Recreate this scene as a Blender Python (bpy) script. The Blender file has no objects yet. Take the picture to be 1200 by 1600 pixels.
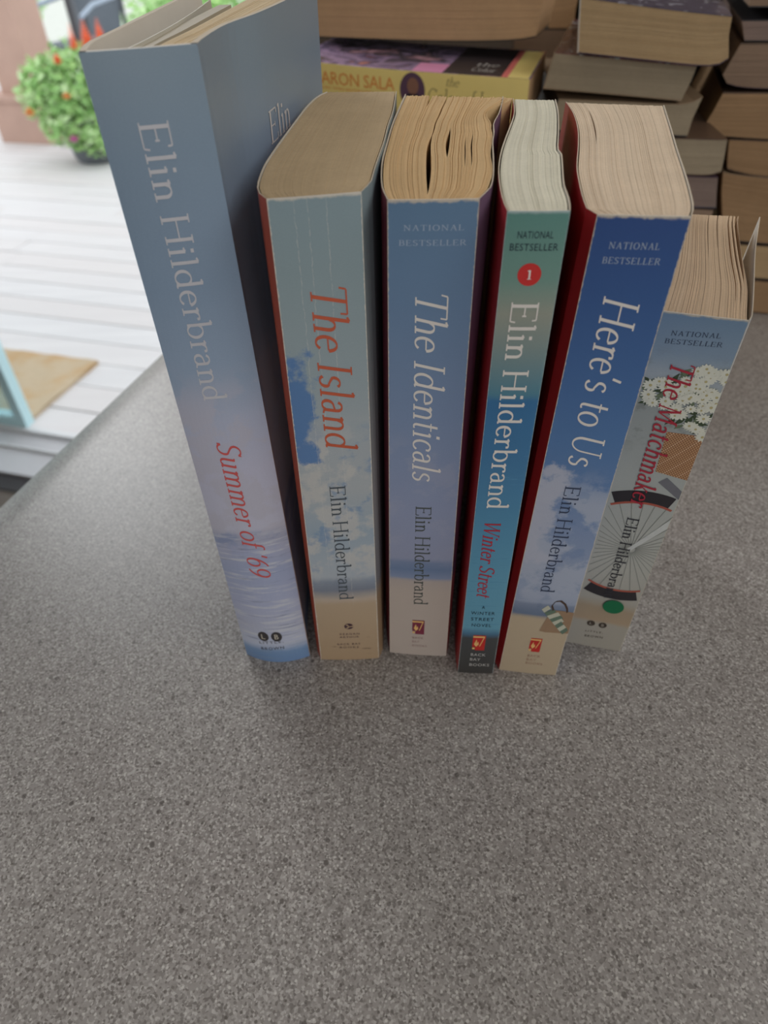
import bpy, math, random
from math import sin, cos, pi, radians, sqrt
from mathutils import Vector, Matrix

random.seed(7)
SC = bpy.context.scene
COL = SC.collection

# ------------------------------------------------------------------ camera
CAM_H, PITCH, ROLL, F_PX = 0.27207, radians(41.5), radians(-2.11), 1075.4
cd = bpy.data.cameras.new('camera'); cam = bpy.data.objects.new('camera', cd); COL.objects.link(cam)
fw = Vector((0, cos(PITCH), -sin(PITCH))); up = Vector((0, sin(PITCH), cos(PITCH))); rt = Vector((1, 0, 0))
r2 = rt*cos(ROLL) + up*sin(ROLL); u2 = -rt*sin(ROLL) + up*cos(ROLL)
cam.matrix_world = Matrix(((r2.x, u2.x, -fw.x, 0), (r2.y, u2.y, -fw.y, 0), (r2.z, u2.z, -fw.z, CAM_H), (0, 0, 0, 1)))
cd.sensor_fit = 'HORIZONTAL'; cd.sensor_width = 36.0; cd.lens = 36.0*F_PX/1200.0
cd.clip_start = 0.01; cd.clip_end = 200
cd.dof.use_dof = True; cd.dof.focus_distance = 0.25; cd.dof.aperture_fstop = 14.0
SC.camera = cam

# ------------------------------------------------------------------ world, light, exposure
SC.view_settings.view_transform = 'Standard'; SC.view_settings.look = 'None'
SC.view_settings.exposure = 0.17; SC.view_settings.gamma = 1.0
SC.view_settings.use_curve_mapping = False
w = bpy.data.worlds.new('overcast_sky'); SC.world = w; w.use_nodes = True
wb = w.node_tree.nodes['Background']; wb.inputs[0].default_value = (0.93, 0.97, 1.0, 1); wb.inputs[1].default_value = 1.5

def area(name, loc, target, sx, sy, power, color):
    l = bpy.data.lights.new(name, 'AREA'); l.shape = 'RECTANGLE'; l.size = sx; l.size_y = sy; l.energy = power; l.color = color
    o = bpy.data.objects.new(name, l); COL.objects.link(o); o.location = loc
    o.rotation_euler = (Vector(target)-Vector(loc)).to_track_quat('-Z', 'Y').to_euler()
    return o
area('door_daylight', (-0.80, 1.62, 0.98), (0.0, 0.25, 0.1), 0.5, 0.55, 8.0, (0.96, 0.98, 1.0))
area('added_fill_right', (1.05, 0.10, 1.25), (0.0, 0.25, 0.1), 1.3, 1.3, 13.0, (1.0, 0.98, 0.95))  # added fill from the right for book tops, counter and front board
area('added_fill_front', (0.35, -1.9, 0.75), (0.05, 0.2, 0.1), 1.6, 1.0, 15.0, (0.96, 0.98, 1.0))  # added fill behind the camera to brighten the spines; no window there

# ------------------------------------------------------------------ helpers
AX = Vector((0.9549, -0.2970, 0)).normalized()      # the house is turned 17 degrees from the camera: along the door wall
BX = Vector((0.2970, 0.9549, 0)).normalized()       # away from the room, through the door wall

def lin(c):
    return tuple((v/255/12.92 if v/255 <= .04045 else ((v/255+.055)/1.055)**2.4) for v in c) + (1,)

class MB:
    def __init__(self): self.v = []; self.f = []; self.m = []; self.uv = []
    def add(self, verts, faces, mat=0, uvs=None):
        b = len(self.v); self.v += [tuple(p) for p in verts]
        for f in faces:
            self.f.append([i+b for i in f]); self.m.append(mat)
            self.uv.append([uvs[i] for i in f] if uvs else None)
    def quad(self, a, b, c, d, mat=0): self.add([a, b, c, d], [(0, 1, 2, 3)], mat)
    def grid(self, rows, mat=0, uv=None, flip=False):
        n = len(rows); m = len(rows[0]); vs = [p for r in rows for p in r]
        us = [q for r in uv for q in r] if uv else None
        fs = []
        for i in range(n-1):
            for j in range(m-1):
                q = (i*m+j, i*m+j+1, (i+1)*m+j+1, (i+1)*m+j)
                fs.append(q[::-1] if flip else q)
        self.add(vs, fs, mat, us)
    def box(self, o, ex, ey, ez, mat=0):
        o, ex, ey, ez = map(Vector, (o, ex, ey, ez))
        p = [o, o+ex, o+ex+ey, o+ey]; p += [q+ez for q in p]
        self.add(p, [(3, 2, 1, 0), (4, 5, 6, 7), (0, 1, 5, 4), (1, 2, 6, 5), (2, 3, 7, 6), (3, 0, 4, 7)], mat)
    def tube(self, pts, rad, n=10, mat=0):
        pts = [Vector(p) for p in pts]; rows = []
        for i, p in enumerate(pts):
            d = (pts[min(i+1, len(pts)-1)]-pts[max(i-1, 0)]).normalized()
            a = d.cross(Vector((0.13, 0.31, 0.94))).normalized(); b = d.cross(a)
            r = rad[i] if isinstance(rad, (list, tuple)) else rad
            rows.append([p+a*r*cos(2*pi*k/n)+b*r*sin(2*pi*k/n) for k in range(n+1)])
        self.grid(rows, mat)
        for r, fl in ((rows[0], True), (rows[-1], False)):
            self.add(r[:n], [tuple(range(n))[::-1] if fl else tuple(range(n))], mat)
    def lathe(self, c, prof, n=28, mat=0):
        rows = [[(c[0]+r*cos(2*pi*k/n), c[1]+r*sin(2*pi*k/n), c[2]+z) for k in range(n+1)] for r, z in prof]
        self.grid(rows, mat, flip=True)
    def build(self, name, mats, parent=None, base=(0, 0, 0), smooth=False, kind=None):
        base = Vector(base)
        me = bpy.data.meshes.new(name)
        me.from_pydata([tuple(Vector(p)-base) for p in self.v], [], self.f)
        for m in (mats if isinstance(mats, (list, tuple)) else [mats]): me.materials.append(m)
        me.polygons.foreach_set('material_index', self.m)
        if any(u is not None for u in self.uv):
            l = me.uv_layers.new(name='UVMap'); k = 0
            for u, f in zip(self.uv, self.f):
                for i in range(len(f)):
                    l.data[k].uv = u[i] if u else (0, 0); k += 1
        if smooth: me.polygons.foreach_set('use_smooth', [True]*len(self.f))
        me.update()
        o = bpy.data.objects.new(name, me); COL.objects.link(o)
        if parent is not None: o.parent = parent
        else: o.location = base
        if kind: o['kind'] = kind
        return o

def empty(name, loc, label, cat, group=None):
    o = bpy.data.objects.new(name, None); COL.objects.link(o); o.location = loc; o.empty_display_size = 0.05
    o['label'] = label; o['category'] = cat
    if group: o['group'] = group
    return o

def cr(pts, n):
    """n points evenly spaced along a smooth curve through pts"""
    P = [Vector(p) for p in pts]
    if len(P) == 2: P = [P[0], (P[0]+P[1])/2, P[1]]
    E_ = [2*P[0]-P[1]] + P + [2*P[-1]-P[-2]]
    fine = []
    for i in range(1, len(E_)-2):
        a, b, c, d = E_[i-1:i+3]
        for k in range(12):
            t = k/12
            fine.append(.5*((2*b)+(c-a)*t+(2*a-5*b+4*c-d)*t*t+(3*b-a-3*c+d)*t**3))
    fine.append(P[-1])
    L = [0]
    for a, b in zip(fine, fine[1:]): L.append(L[-1]+(b-a).length)
    out = []; j = 0
    for k in range(n):
        s = L[-1]*k/(n-1)
        while j < len(L)-2 and L[j+1] < s: j += 1
        t = (s-L[j])/max(L[j+1]-L[j], 1e-12)
        out.append(fine[j].lerp(fine[j+1], min(max(t, 0), 1)))
    return out

# ------------------------------------------------------------------ materials
def new_mat(name):
    m = bpy.data.materials.new(name); m.use_nodes = True
    nt = m.node_tree; b = nt.nodes['Principled BSDF']
    return m, nt, b
def N(nt, t, **kw):
    n = nt.nodes.new(t)
    for k, v in kw.items():
        if k.startswith('i_'): n.inputs[k[2:].replace('_', ' ')].default_value = v
        else: setattr(n, k, v)
    return n
def mix(nt, fac, a, b):
    n = nt.nodes.new('ShaderNodeMix'); n.data_type = 'RGBA'
    for sock, v in ((n.inputs[0], fac), (n.inputs[6], a), (n.inputs[7], b)):
        if hasattr(v, 'is_output'): nt.links.new(v, sock)
        else: sock.default_value = v
    return n.outputs[2]
def math_(nt, op, a, b=None, c=None, clamp=False):
    n = nt.nodes.new('ShaderNodeMath'); n.operation = op; n.use_clamp = clamp
    for i, v in enumerate((a, b, c)):
        if v is None: continue
        if hasattr(v, 'is_output'): nt.links.new(v, n.inputs[i])
        else: n.inputs[i].default_value = v
    return n.outputs[0]
def sstep(nt, x, lo, hi):
    n = nt.nodes.new('ShaderNodeMapRange'); n.interpolation_type = 'SMOOTHSTEP'
    nt.links.new(x, n.inputs[0]); n.inputs[1].default_value = lo; n.inputs[2].default_value = hi
    n.inputs[3].default_value = 0; n.inputs[4].default_value = 1
    return n.outputs[0]

def plain(name, rgb, rough=.6, noise=.12, scale=60, spec=.35, metal=0.0, bump=0.0):
    m, nt, b = new_mat(name); c = lin(rgb)
    tc = N(nt, 'ShaderNodeTexCoord'); nz = N(nt, 'ShaderNodeTexNoise', i_Scale=scale, i_Detail=4.0)
    nt.links.new(tc.outputs['Object'], nz.inputs['Vector'])
    f = math_(nt, 'MULTIPLY_ADD', nz.outputs[0], 2*noise, 1-noise)
    mm = N(nt, 'ShaderNodeVectorMath', operation='SCALE'); mm.inputs[0].default_value = c[:3]; nt.links.new(f, mm.inputs['Scale'])
    nt.links.new(mm.outputs[0], b.inputs['Base Color'])
    b.inputs['Roughness'].default_value = rough; b.inputs['Specular IOR Level'].default_value = spec; b.inputs['Metallic'].default_value = metal
    if bump:
        bp = N(nt, 'ShaderNodeBump', i_Strength=bump, i_Distance=0.002); nt.links.new(nz.outputs[0], bp.inputs['Height']); nt.links.new(bp.outputs[0], b.inputs['Normal'])
    return m

def page_mat(name, rgb, var=.12):
    """paper edges: each leaf its own tone, a little foxing"""
    m, nt, b = new_mat(name); c = lin(rgb)
    g = N(nt, 'ShaderNodeNewGeometry'); tc = N(nt, 'ShaderNodeTexCoord')
    nz = N(nt, 'ShaderNodeTexNoise', i_Scale=70.0, i_Detail=5.0); nt.links.new(tc.outputs['Object'], nz.inputs['Vector'])
    fine = N(nt, 'ShaderNodeTexNoise', i_Scale=900.0, i_Detail=2.0); nt.links.new(tc.outputs['Object'], fine.inputs['Vector'])
    k = math_(nt, 'MULTIPLY_ADD', g.outputs['Random Per Island'], var, 1-var*.5)
    k2 = math_(nt, 'MULTIPLY_ADD', nz.outputs[0], .22, .89)
    k3 = math_(nt, 'MULTIPLY_ADD', fine.outputs[0], .16, .92)
    k = math_(nt, 'MULTIPLY', math_(nt, 'MULTIPLY', k, k2), k3)
    mm = N(nt, 'ShaderNodeVectorMath', operation='SCALE'); mm.inputs[0].default_value = c[:3]; nt.links.new(k, mm.inputs['Scale'])
    nt.links.new(mm.outputs[0], b.inputs['Base Color']); b.inputs['Roughness'].default_value = .85; b.inputs['Specular IOR Level'].default_value = .15
    return m

def print_mat(name, w, h, stops, tnoise=(2.0, .02), cloud=None, waves=None, patch=None, worn=None, rough=.38, creases=None, spots=None):
    """a printed spine: bands of ink up the height (V), with clouds, waves, creases and worn white edges; U,V run 0..1 over the spine"""
    m, nt, b = new_mat(name)
    uv = N(nt, 'ShaderNodeUVMap'); sx = N(nt, 'ShaderNodeSeparateXYZ'); nt.links.new(uv.outputs[0], sx.inputs[0])
    U, V = sx.outputs[0], sx.outputs[1]
    cm = N(nt, 'ShaderNodeCombineXYZ'); nt.links.new(math_(nt, 'MULTIPLY', U, w*100), cm.inputs[0]); nt.links.new(math_(nt, 'MULTIPLY', V, h*100), cm.inputs[1])
    def noise(scale, detail=4.0, xs=1.0, ys=1.0, off=0.0):
        mp = N(nt, 'ShaderNodeMapping'); mp.inputs['Scale'].default_value = (xs, ys, 1); mp.inputs['Location'].default_value = (off, off*1.7, off)
        nt.links.new(cm.outputs[0], mp.inputs[0])
        nz = N(nt, 'ShaderNodeTexNoise', i_Scale=scale, i_Detail=detail, i_Roughness=.6); nt.links.new(mp.outputs[0], nz.inputs['Vector'])
        return nz.outputs[0]
    tt = math_(nt, 'ADD', V, math_(nt, 'MULTIPLY', math_(nt, 'SUBTRACT', noise(tnoise[0]), .5), tnoise[1]))
    rp = N(nt, 'ShaderNodeValToRGB'); nt.links.new(tt, rp.inputs[0]); el = rp.color_ramp.elements
    stops = sorted(stops)
    el[0].position = stops[0][0]; el[0].color = lin(stops[0][1])
    el[1].position = stops[-1][0]; el[1].color = lin(stops[-1][1])
    for p, c in stops[1:-1]:
        e = el.new(p); e.color = lin(c)
    col = rp.outputs[0]
    def band(lo, hi, soft=.03):
        return math_(nt, 'MULTIPLY', sstep(nt, V, lo-soft, lo+soft), math_(nt, 'SUBTRACT', 1.0, sstep(nt, V, hi-soft, hi+soft)))
    for cl in (cloud or []):
        c, lo, hi, sc, thr, amt = cl[:6]
        msk = math_(nt, 'MULTIPLY', sstep(nt, noise(sc, 8.0, off=cl[6] if len(cl) > 6 else 0), thr, thr+.09), band(lo, hi, .05))
        col = mix(nt, math_(nt, 'MULTIPLY', msk, amt), col, lin(c))
    for wv in (waves or []):
        c, lo, hi, thr, amt, ys = wv
        msk = math_(nt, 'MULTIPLY', sstep(nt, noise(1.0, 5.0, .55, ys, 3.1), thr, thr+.12), band(lo, hi, .015))
        col = mix(nt, math_(nt, 'MULTIPLY', msk, amt), col, lin(c))
    for (c, u0, u1, v0, v1, amt) in (patch or []):
        vm = (v0+v1)/2; vh = (v1-v0)/2
        du_ = math_(nt, 'SUBTRACT', 1.0, math_(nt, 'DIVIDE', math_(nt, 'MAXIMUM', math_(nt, 'SUBTRACT', U, u0), 0.0), u1-u0))
        dv_ = math_(nt, 'SUBTRACT', 1.0, math_(nt, 'POWER', math_(nt, 'DIVIDE', math_(nt, 'ABSOLUTE', math_(nt, 'SUBTRACT', V, vm)), vh), 2.0))
        d = math_(nt, 'MINIMUM', du_, dv_)
        d = sstep(nt, math_(nt, 'ADD', d, math_(nt, 'MULTIPLY', math_(nt, 'SUBTRACT', noise(1.1, 7.0, off=5.0), .5), 2.2)), .25, .60)
        col = mix(nt, math_(nt, 'MULTIPLY', d, amt), col, lin(c))
    if spots:
        c, lo, hi, thr = spots
        col = mix(nt, math_(nt, 'MULTIPLY', math_(nt, 'MULTIPLY', sstep(nt, noise(2.2, 6.0, .5, 2.2, 9.0), thr, thr+.06), band(lo, hi, .01)), .75), col, lin(c))
    for (u0, lo, hi) in (creases or []):
        wob = math_(nt, 'MULTIPLY_ADD', noise(3.0, 3.0, .01, 1.0, u0*40), .05, u0-.025)
        d = math_(nt, 'SUBTRACT', 1.0, sstep(nt, math_(nt, 'ABSOLUTE', math_(nt, 'SUBTRACT', U, wob)), .001, .008))
        d = math_(nt, 'MULTIPLY', d, math_(nt, 'MULTIPLY', band(lo, hi, .03), sstep(nt, noise(5.0, 3.0, .3, 1.0, u0*10), .35, .6)))
        col = mix(nt, math_(nt, 'MULTIPLY', d, .55), col, lin((205, 205, 200)))
    if worn:
        c, eu, et = worn
        e = math_(nt, 'MINIMUM', U, math_(nt, 'SUBTRACT', 1.0, U))
        n1 = noise(7.0, 4.0, off=2.0)
        d = math_(nt, 'SUBTRACT', 1.0, sstep(nt, math_(nt, 'SUBTRACT', e, math_(nt, 'MULTIPLY', math_(nt, 'SUBTRACT', n1, .42), eu)), 0.0, .012))
        n2 = noise(3.0, 5.0, off=4.0)
        d2 = math_(nt, 'SUBTRACT', 1.0, sstep(nt, math_(nt, 'SUBTRACT', math_(nt, 'SUBTRACT', 1.0, V), math_(nt, 'MULTIPLY', math_(nt, 'SUBTRACT', n2, .40), et)), 0.0, .004))
        col = mix(nt, math_(nt, 'MAXIMUM', d, d2), col, lin(c))
    gr = math_(nt, 'MULTIPLY_ADD', noise(22.0, 3.0), .16, .92)
    mm = N(nt, 'ShaderNodeVectorMath', operation='SCALE'); nt.links.new(col, mm.inputs[0]); nt.links.new(gr, mm.inputs['Scale'])
    nt.links.new(mm.outputs[0], b.inputs['Base Color']); b.inputs['Roughness'].default_value = rough; b.inputs['Specular IOR Level'].default_value = .4
    return m

# ------------------------------------------------------------------ hand-drawn serif letters (cap height 1)
def arc(cx, cy, rx, ry, a0, a1, n=14):
    return [(cx+rx*cos(radians(a0+(a1-a0)*k/n)), cy+ry*sin(radians(a0+(a1-a0)*k/n))) for k in range(n+1)]
XH = .62
def sf(x, y, a=.12, b=None): return [(x-a, y), (x+(a if b is None else b), y)]
G = {
 'E': (.74, [[(.15, 0), (.15, 1)], [(.03, 1), (.62, 1)], [(.03, 0), (.66, 0)], [(.15, .52), (.48, .52)], ([(.62, 1), (.63, .84)], .5), ([(.66, 0), (.69, .2)], .5), ([(.48, .6), (.48, .44)], .5)]),
 'L': (.66, [[(.15, 0), (.15, 1)], sf(.15, 1), [(.03, 0), (.6, 0)], ([(.6, 0), (.63, .22)], .5)]),
 'H': (.92, [[(.16, 0), (.16, 1)], [(.74, 0), (.74, 1)], sf(.16, 0), sf(.16, 1), sf(.74, 0), sf(.74, 1), [(.16, .52), (.74, .52)]]),
 'T': (.78, [[(.39, 0), (.39, 1)], [(.04, 1), (.74, 1)], sf(.39, 0, .13), ([(.04, 1), (.03, .8)], .5), ([(.74, 1), (.75, .8)], .5)]),
 'I': (.40, [[(.19, 0), (.19, 1)], sf(.19, 0, .13), sf(.19, 1, .13)]),
 'A': (.84, [([(.12, 0), (.41, 1)], .5), [(.41, 1), (.70, 0)], [(.22, .36), (.6, .36)], sf(.12, 0, .1), sf(.70, 0, .12)]),
 'N': (.92, [([(.15, 0), (.15, 1)], .55), [(.15, 1), (.74, 0)], ([(.74, 0), (.74, 1)], .55), sf(.15, 0), sf(.13, 1, .1, .05), sf(.74, 1)]),
 'O': (.90, [arc(.43, .5, .36, .5, 0, 360, 28)]),
 'B': (.72, [[(.15, 0), (.15, 1)], [(.03, 1), (.36, 1)], arc(.36, .77, .22, .23, 90, -90), [(.15, .54), (.36, .54)], arc(.38, .27, .26, .27, 90, -90), [(.03, 0), (.38, 0)]]),
 'R': (.80, [[(.15, 0), (.15, 1)], [(.03, 1), (.36, 1)], arc(.36, .76, .24, .24, 90, -90), [(.15, .52), (.36, .52)], [(.38, .52), (.70, 0)], sf(.15, 0), sf(.72, 0, .06, .1)]),
 'S': (.62, [arc(.30, .75, .22, .24, 30, 180, 10)+[(.12, .64), (.22, .55), (.38, .46)]+arc(.29, .25, .23, .25, 40, -160, 14), ([(.5, .86), (.51, .98)], .5), ([(.06, .17), (.06, .02)], .5)]),
 'U': (.90, [[(.16, 1), (.16, .36)]+arc(.43, .34, .27, .34, 180, 270, 8), ([*arc(.43, .34, .27, .34, 270, 360, 8), (.70, 1)], .6), sf(.16, 1), sf(.70, 1)]),
 'W': (1.2, [[(.10, 1), (.36, 0)], ([(.36, 0), (.60, .95)], .5), [(.60, 1), (.86, 0)], ([(.86, 0), (1.08, 1)], .5), sf(.1, 1, .1), sf(.6, 1, .1), sf(1.08, 1, .1)]),
 'M': (1.1, [([(.16, 0), (.18, 1)], .55), [(.18, 1), (.52, .05)], ([(.52, .05), (.86, 1)], .55), [(.86, 1), (.9, 0)], sf(.16, 0, .1), sf(.16, 1, .1, .04), sf(.9, 0), sf(.9, 1, .05, .1)]),
 'C': (.80, [arc(.44, .5, .36, .5, 40, 320, 24), ([(.72, .8), (.73, .97)], .5)]),
 'l': (.33, [[(.16, 0), (.16, 1.04)], sf(.16, 0), [(.05, .98), (.16, 1.04)]]),
 'i': (.33, [[(.16, 0), (.16, XH)], sf(.16, 0), [(.05, .56), (.16, XH)], ([(.155, .83), (.155, .95)], 1.15)]),
 'n': (.64, [[(.16, 0), (.16, XH)], [(.05, .56), (.16, XH)], arc(.33, .40, .16, .21, 165, 0, 9)+[(.49, 0)], sf(.16, 0), sf(.49, 0)]),
 'h': (.64, [[(.16, 0), (.16, 1.04)], [(.05, .98), (.16, 1.04)], arc(.33, .40, .16, .21, 165, 0, 9)+[(.49, 0)], sf(.16, 0), sf(.49, 0)]),
 'm': (.98, [[(.16, 0), (.16, XH)], [(.05, .56), (.16, XH)], arc(.33, .40, .16, .21, 165, 0, 9)+[(.49, 0)], arc(.66, .40, .16, .21, 165, 0, 9)+[(.82, 0)], sf(.16, 0), sf(.49, 0), sf(.82, 0)]),
 'u': (.64, [[(.15, XH), (.15, .2)]+arc(.30, .20, .15, .20, 180, 320, 9), [(.47, XH), (.47, 0)], sf(.15, XH, .1, .03), sf(.47, XH, .1, .03), [(.47, 0), (.58, .03)]]),
 'r': (.46, [[(.16, 0), (.16, XH)], [(.05, .56), (.16, XH)], arc(.34, .42, .17, .19, 165, 60, 7), ([(.41, .60), (.42, .50)], .9), sf(.16, 0)]),
 'd': (.64, [[(.48, 0), (.48, 1.04)], [(.37, .98), (.48, 1.04)], arc(.29, .31, .22, .31, 30, 330, 20), [(.48, 0), (.58, .02)]]),
 'b': (.64, [[(.15, .02), (.15, 1.04)], [(.04, .98), (.15, 1.04)], arc(.34, .31, .22, .31, 150, -150, 20)]),
 'e': (.54, [[(.08, .36), (.47, .36)], arc(.28, .31, .21, .31, 10, 320, 20)]),
 'a': (.56, [[(.40, .45), (.40, .05)], arc(.25, .45, .15, .17, 160, 0, 9), arc(.24, .18, .16, .18, 90, 330, 12), [(.24, .36), (.40, .40)], [(.40, .05), (.53, .02)]]),
 'o': (.60, [arc(.29, .31, .23, .31, 0, 360, 24)]),
 's': (.46, [arc(.23, .46, .15, .16, 30, 180, 8)+[(.10, .39), (.18, .34), (.29, .28)]+arc(.23, .16, .16, .16, 45, -160, 10)]),
 't': (.40, [[(.17, .86), (.17, .14)]+arc(.27, .13, .10, .13, 180, 310, 7), [(.04, XH), (.36, XH)]]),
 'c': (.52, [arc(.29, .31, .22, .31, 40, 320, 18), ([(.43, .52), (.43, .46)], .8)]),
 'k': (.62, [[(.16, 0), (.16, 1.04)], [(.05, .98), (.16, 1.04)], ([(.16, .24), (.46, XH)], .5), [(.26, .35), (.5, 0)], sf(.16, 0), sf(.5, 0, .05, .1), sf(.45, XH, .08)]),
 'f': (.40, [[(.16, 0), (.16, .85)]+arc(.29, .85, .13, .17, 180, 50, 7), [(.04, XH), (.34, XH)], sf(.16, 0)]),
 'v': (.56, [[(.06, XH), (.27, 0)], ([(.27, 0), (.47, XH)], .5), sf(.06, XH, .07), sf(.47, XH, .07)]),
 "'": (.24, [([(.13, 1.05), (.08, .78)], .9)]),
 '6': (.62, [arc(.30, .31, .22, .31, 0, 360, 24), arc(.56, .31, .48, .72, 180, 105, 10)]),
 '9': (.62, [arc(.30, .69, .22, .31, 0, 360, 24), arc(.04, .69, .48, .72, 0, -75, 10)]),
 '1': (.46, [[(.24, 0), (.24, 1)], sf(.24, 0, .15), [(.10, .88), (.24, 1)]]),
 ' ': (.30, []),
}
def serif_quads(text, stem=.125, hair=.052, slant=0.0, track=0.0):
    """quads in letter space, and the total advance"""
    x0 = 0.0; out = []
    for ch in text:
        adv, strokes = G[ch]
        for s in strokes:
            k = 1.0
            if isinstance(s, tuple): s, k = s
            fine = [s[0]]
            for (ax, ay), (bx, by) in zip(s, s[1:]):
                m = max(1, int(sqrt((bx-ax)**2+(by-ay)**2)/.12))
                fine += [(ax+(bx-ax)*j/m, ay+(by-ay)*j/m) for j in range(1, m+1)]
            s = fine
            n = len(s); L = []; R = []
            for i in range(n):
                ax, ay = s[max(i-1, 0)]; bx, by = s[min(i+1, n-1)]
                dx, dy = bx-ax, by-ay; q = sqrt(dx*dx+dy*dy) or 1; dx /= q; dy /= q
                wd = (hair + (stem*k-hair)*abs(dy)**1.3)*.5 if k*stem > hair else stem*k*.5
                px, py = s[i]
                L.append((px-dy*wd, py+dx*wd)); R.append((px+dy*wd, py-dx*wd))
            for i in range(n-1):
                out.append([(x0+x+slant*y, y) for x, y in (L[i], R[i], R[i+1], L[i+1])])
        x0 += adv+track
    return out, x0-track

def font_polys(text, spacing=1.0):
    """filled polygons of Blender's built-in sans letters, width and cap height normalised to 1"""
    cu = bpy.data.curves.new('lettering', 'FONT'); cu.body = text; cu.space_character = spacing; cu.resolution_u = 2
    o = bpy.data.objects.new('lettering', cu); COL.objects.link(o)
    dg = bpy.context.evaluated_depsgraph_get(); me = bpy.data.meshes.new_from_object(o.evaluated_get(dg))
    vs = [(v.co.x, v.co.y) for v in me.vertices]; ps = [[vs[i] for i in p.vertices] for p in me.polygons]
    bpy.data.objects.remove(o); bpy.data.curves.remove(cu); bpy.data.meshes.remove(me)
    xs = [v[0] for v in vs]; ys = [v[1] for v in vs]
    x0, x1, y0, y1 = min(xs), max(xs), min(ys), max(ys)
    return [[((x-x0)/(x1-x0), (y-y0)/(y1-y0)) for x, y in p] for p in ps]

# ------------------------------------------------------------------ room shell
def counter_material():
    m, nt, b = new_mat('speckled_laminate')
    tc = N(nt, 'ShaderNodeTexCoord')
    def nz(scale, det=2.0, typ='ShaderNodeTexNoise'):
        n = N(nt, typ, i_Scale=scale)
        if typ == 'ShaderNodeTexNoise': n.inputs['Detail'].default_value = det
        nt.links.new(tc.outputs['Object'], n.inputs['Vector']); return n.outputs[0]
    def cells(scale):
        v = N(nt, 'ShaderNodeTexVoronoi', i_Scale=scale); nt.links.new(tc.outputs['Object'], v.inputs['Vector'])
        sp = N(nt, 'ShaderNodeSeparateXYZ'); nt.links.new(v.outputs['Color'], sp.inputs[0]); return v.outputs['Distance'], sp.outputs[0], sp.outputs[1]
    base = mix(nt, sstep(nt, nz(14, 3), .35, .65), lin((141, 135, 131)), lin((147, 142, 138)))
    _, r1, g1 = cells(1250)
    base = mix(nt, math_(nt, 'MULTIPLY', sstep(nt, r1, .45, .95), .68), base, lin((185, 180, 176)))
    base = mix(nt, math_(nt, 'MULTIPLY', sstep(nt, g1, .50, .95), .72), base, lin((98, 92, 88)))
    d2, r2_, g2 = cells(760)
    base = mix(nt, math_(nt, 'MULTIPLY', math_(nt, 'MULTIPLY', sstep(nt, r2_, .82, .9), math_(nt, 'SUBTRACT', 1.0, sstep(nt, d2, .25, .5))), .7), base, lin((200, 196, 190)))
    base = mix(nt, math_(nt, 'MULTIPLY', math_(nt, 'MULTIPLY', sstep(nt, g2, .86, .92), math_(nt, 'SUBTRACT', 1.0, sstep(nt, d2, .3, .55))), .7), base, lin((80, 73, 68)))
    d3, r3, g3 = cells(190)
    base = mix(nt, math_(nt, 'MULTIPLY', math_(nt, 'MULTIPLY', sstep(nt, r3, .86, .9), math_(nt, 'SUBTRACT', 1.0, sstep(nt, d3, .14, .24))), .75), base, lin((76, 69, 65)))
    nt.links.new(base, b.inputs['Base Color']); b.inputs['Roughness'].default_value = .36; b.inputs['Specular IOR Level'].default_value = .4
    bp = N(nt, 'ShaderNodeBump', i_Strength=.12, i_Distance=.0004); nt.links.new(nz(500), bp.inputs['Height']); nt.links.new(bp.outputs[0], b.inputs['Normal'])
    return m

# worktop: flat top, rounded left edge running along BX, back end at the door wall
P0 = Vector((-0.2443, 0.3458, 0))                   # a point of the visible left edge
def wpt(a, d, z): return P0 + AX*a + BX*d + Vector((0, 0, z))
mb = MB()
R_ = .017
prof = [(1.55, 0.0), (.9, 0.0), (.3, 0), (.06, 0), (.034, 0)] + [(.0345-.0345*sin(radians(t)), -R_+R_*cos(radians(t))) for t in range(10, 181, 10)] + [(.06, -2*R_), (1.55, -2*R_)]
rows = [[wpt(a, d, z) for a, z in prof] for d in (-.62, -.3, 0, .3, .6, .86)]
mb.grid(rows, 0, flip=True)
worktop = mb.build('worktop', counter_material(), smooth=True)
worktop['label'] = 'grey-brown speckled laminate worktop with rounded left edge, all the books stand on it'; worktop['category'] = 'worktop'

DW = Vector((-1.056, 1.733, 0))                     # the glass door's plane passes here
def dpt(a, d, z): return DW + AX*a + BX*d + Vector((0, 0, z))
FL = -0.9
wall_paint = plain('shade_brown_wall', (96, 84, 74), .7, .05)  # wall coloured dark to paint shade into the gaps between the stacks
white_alu = plain('white_aluminium', (214, 216, 218), .4, .04)
mb = MB(); mb.box(dpt(-2.2, -4.5, FL-.02), AX*5, BX*4.42, (0, 0, .02)); mb.build('floor', plain('floor_vinyl', (95, 84, 76), .5, .1, 12), kind='structure')
mb = MB(); mb.box(dpt(-2.2, -4.5, 1.5), AX*5, BX*4.5, (0, 0, .05)); mb.build('ceiling', plain('ceiling_white', (225, 222, 216), .8, .03), kind='structure')
mb = MB()
mb.box(dpt(1.0, -.12, FL), AX*1.8, BX*.12, (0, 0, 2.4))
mb.box(dpt(-2.2, -.12, FL), AX*.75, BX*.12, (0, 0, 2.4)); mb.box(dpt(-1.45, -.12, 1.22), AX*2.45, BX*.12, (0, 0, .28))
mb.build('wall_back', wall_paint, kind='structure')
mb = MB(); mb.box(dpt(2.8, -4.5, FL), AX*.1, BX*4.5, (0, 0, 2.4)); mb.build('wall_right', plain('cream_wall_paint', (205, 196, 182), .8, .04), kind='structure')
mb = MB(); mb.box(dpt(-2.3, -4.5, FL), AX*.1, BX*4.5, (0, 0, 2.4)); mb.build('wall_left', plain('cream_wall_paint_left', (205, 196, 182), .8, .04), kind='structure')
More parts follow.
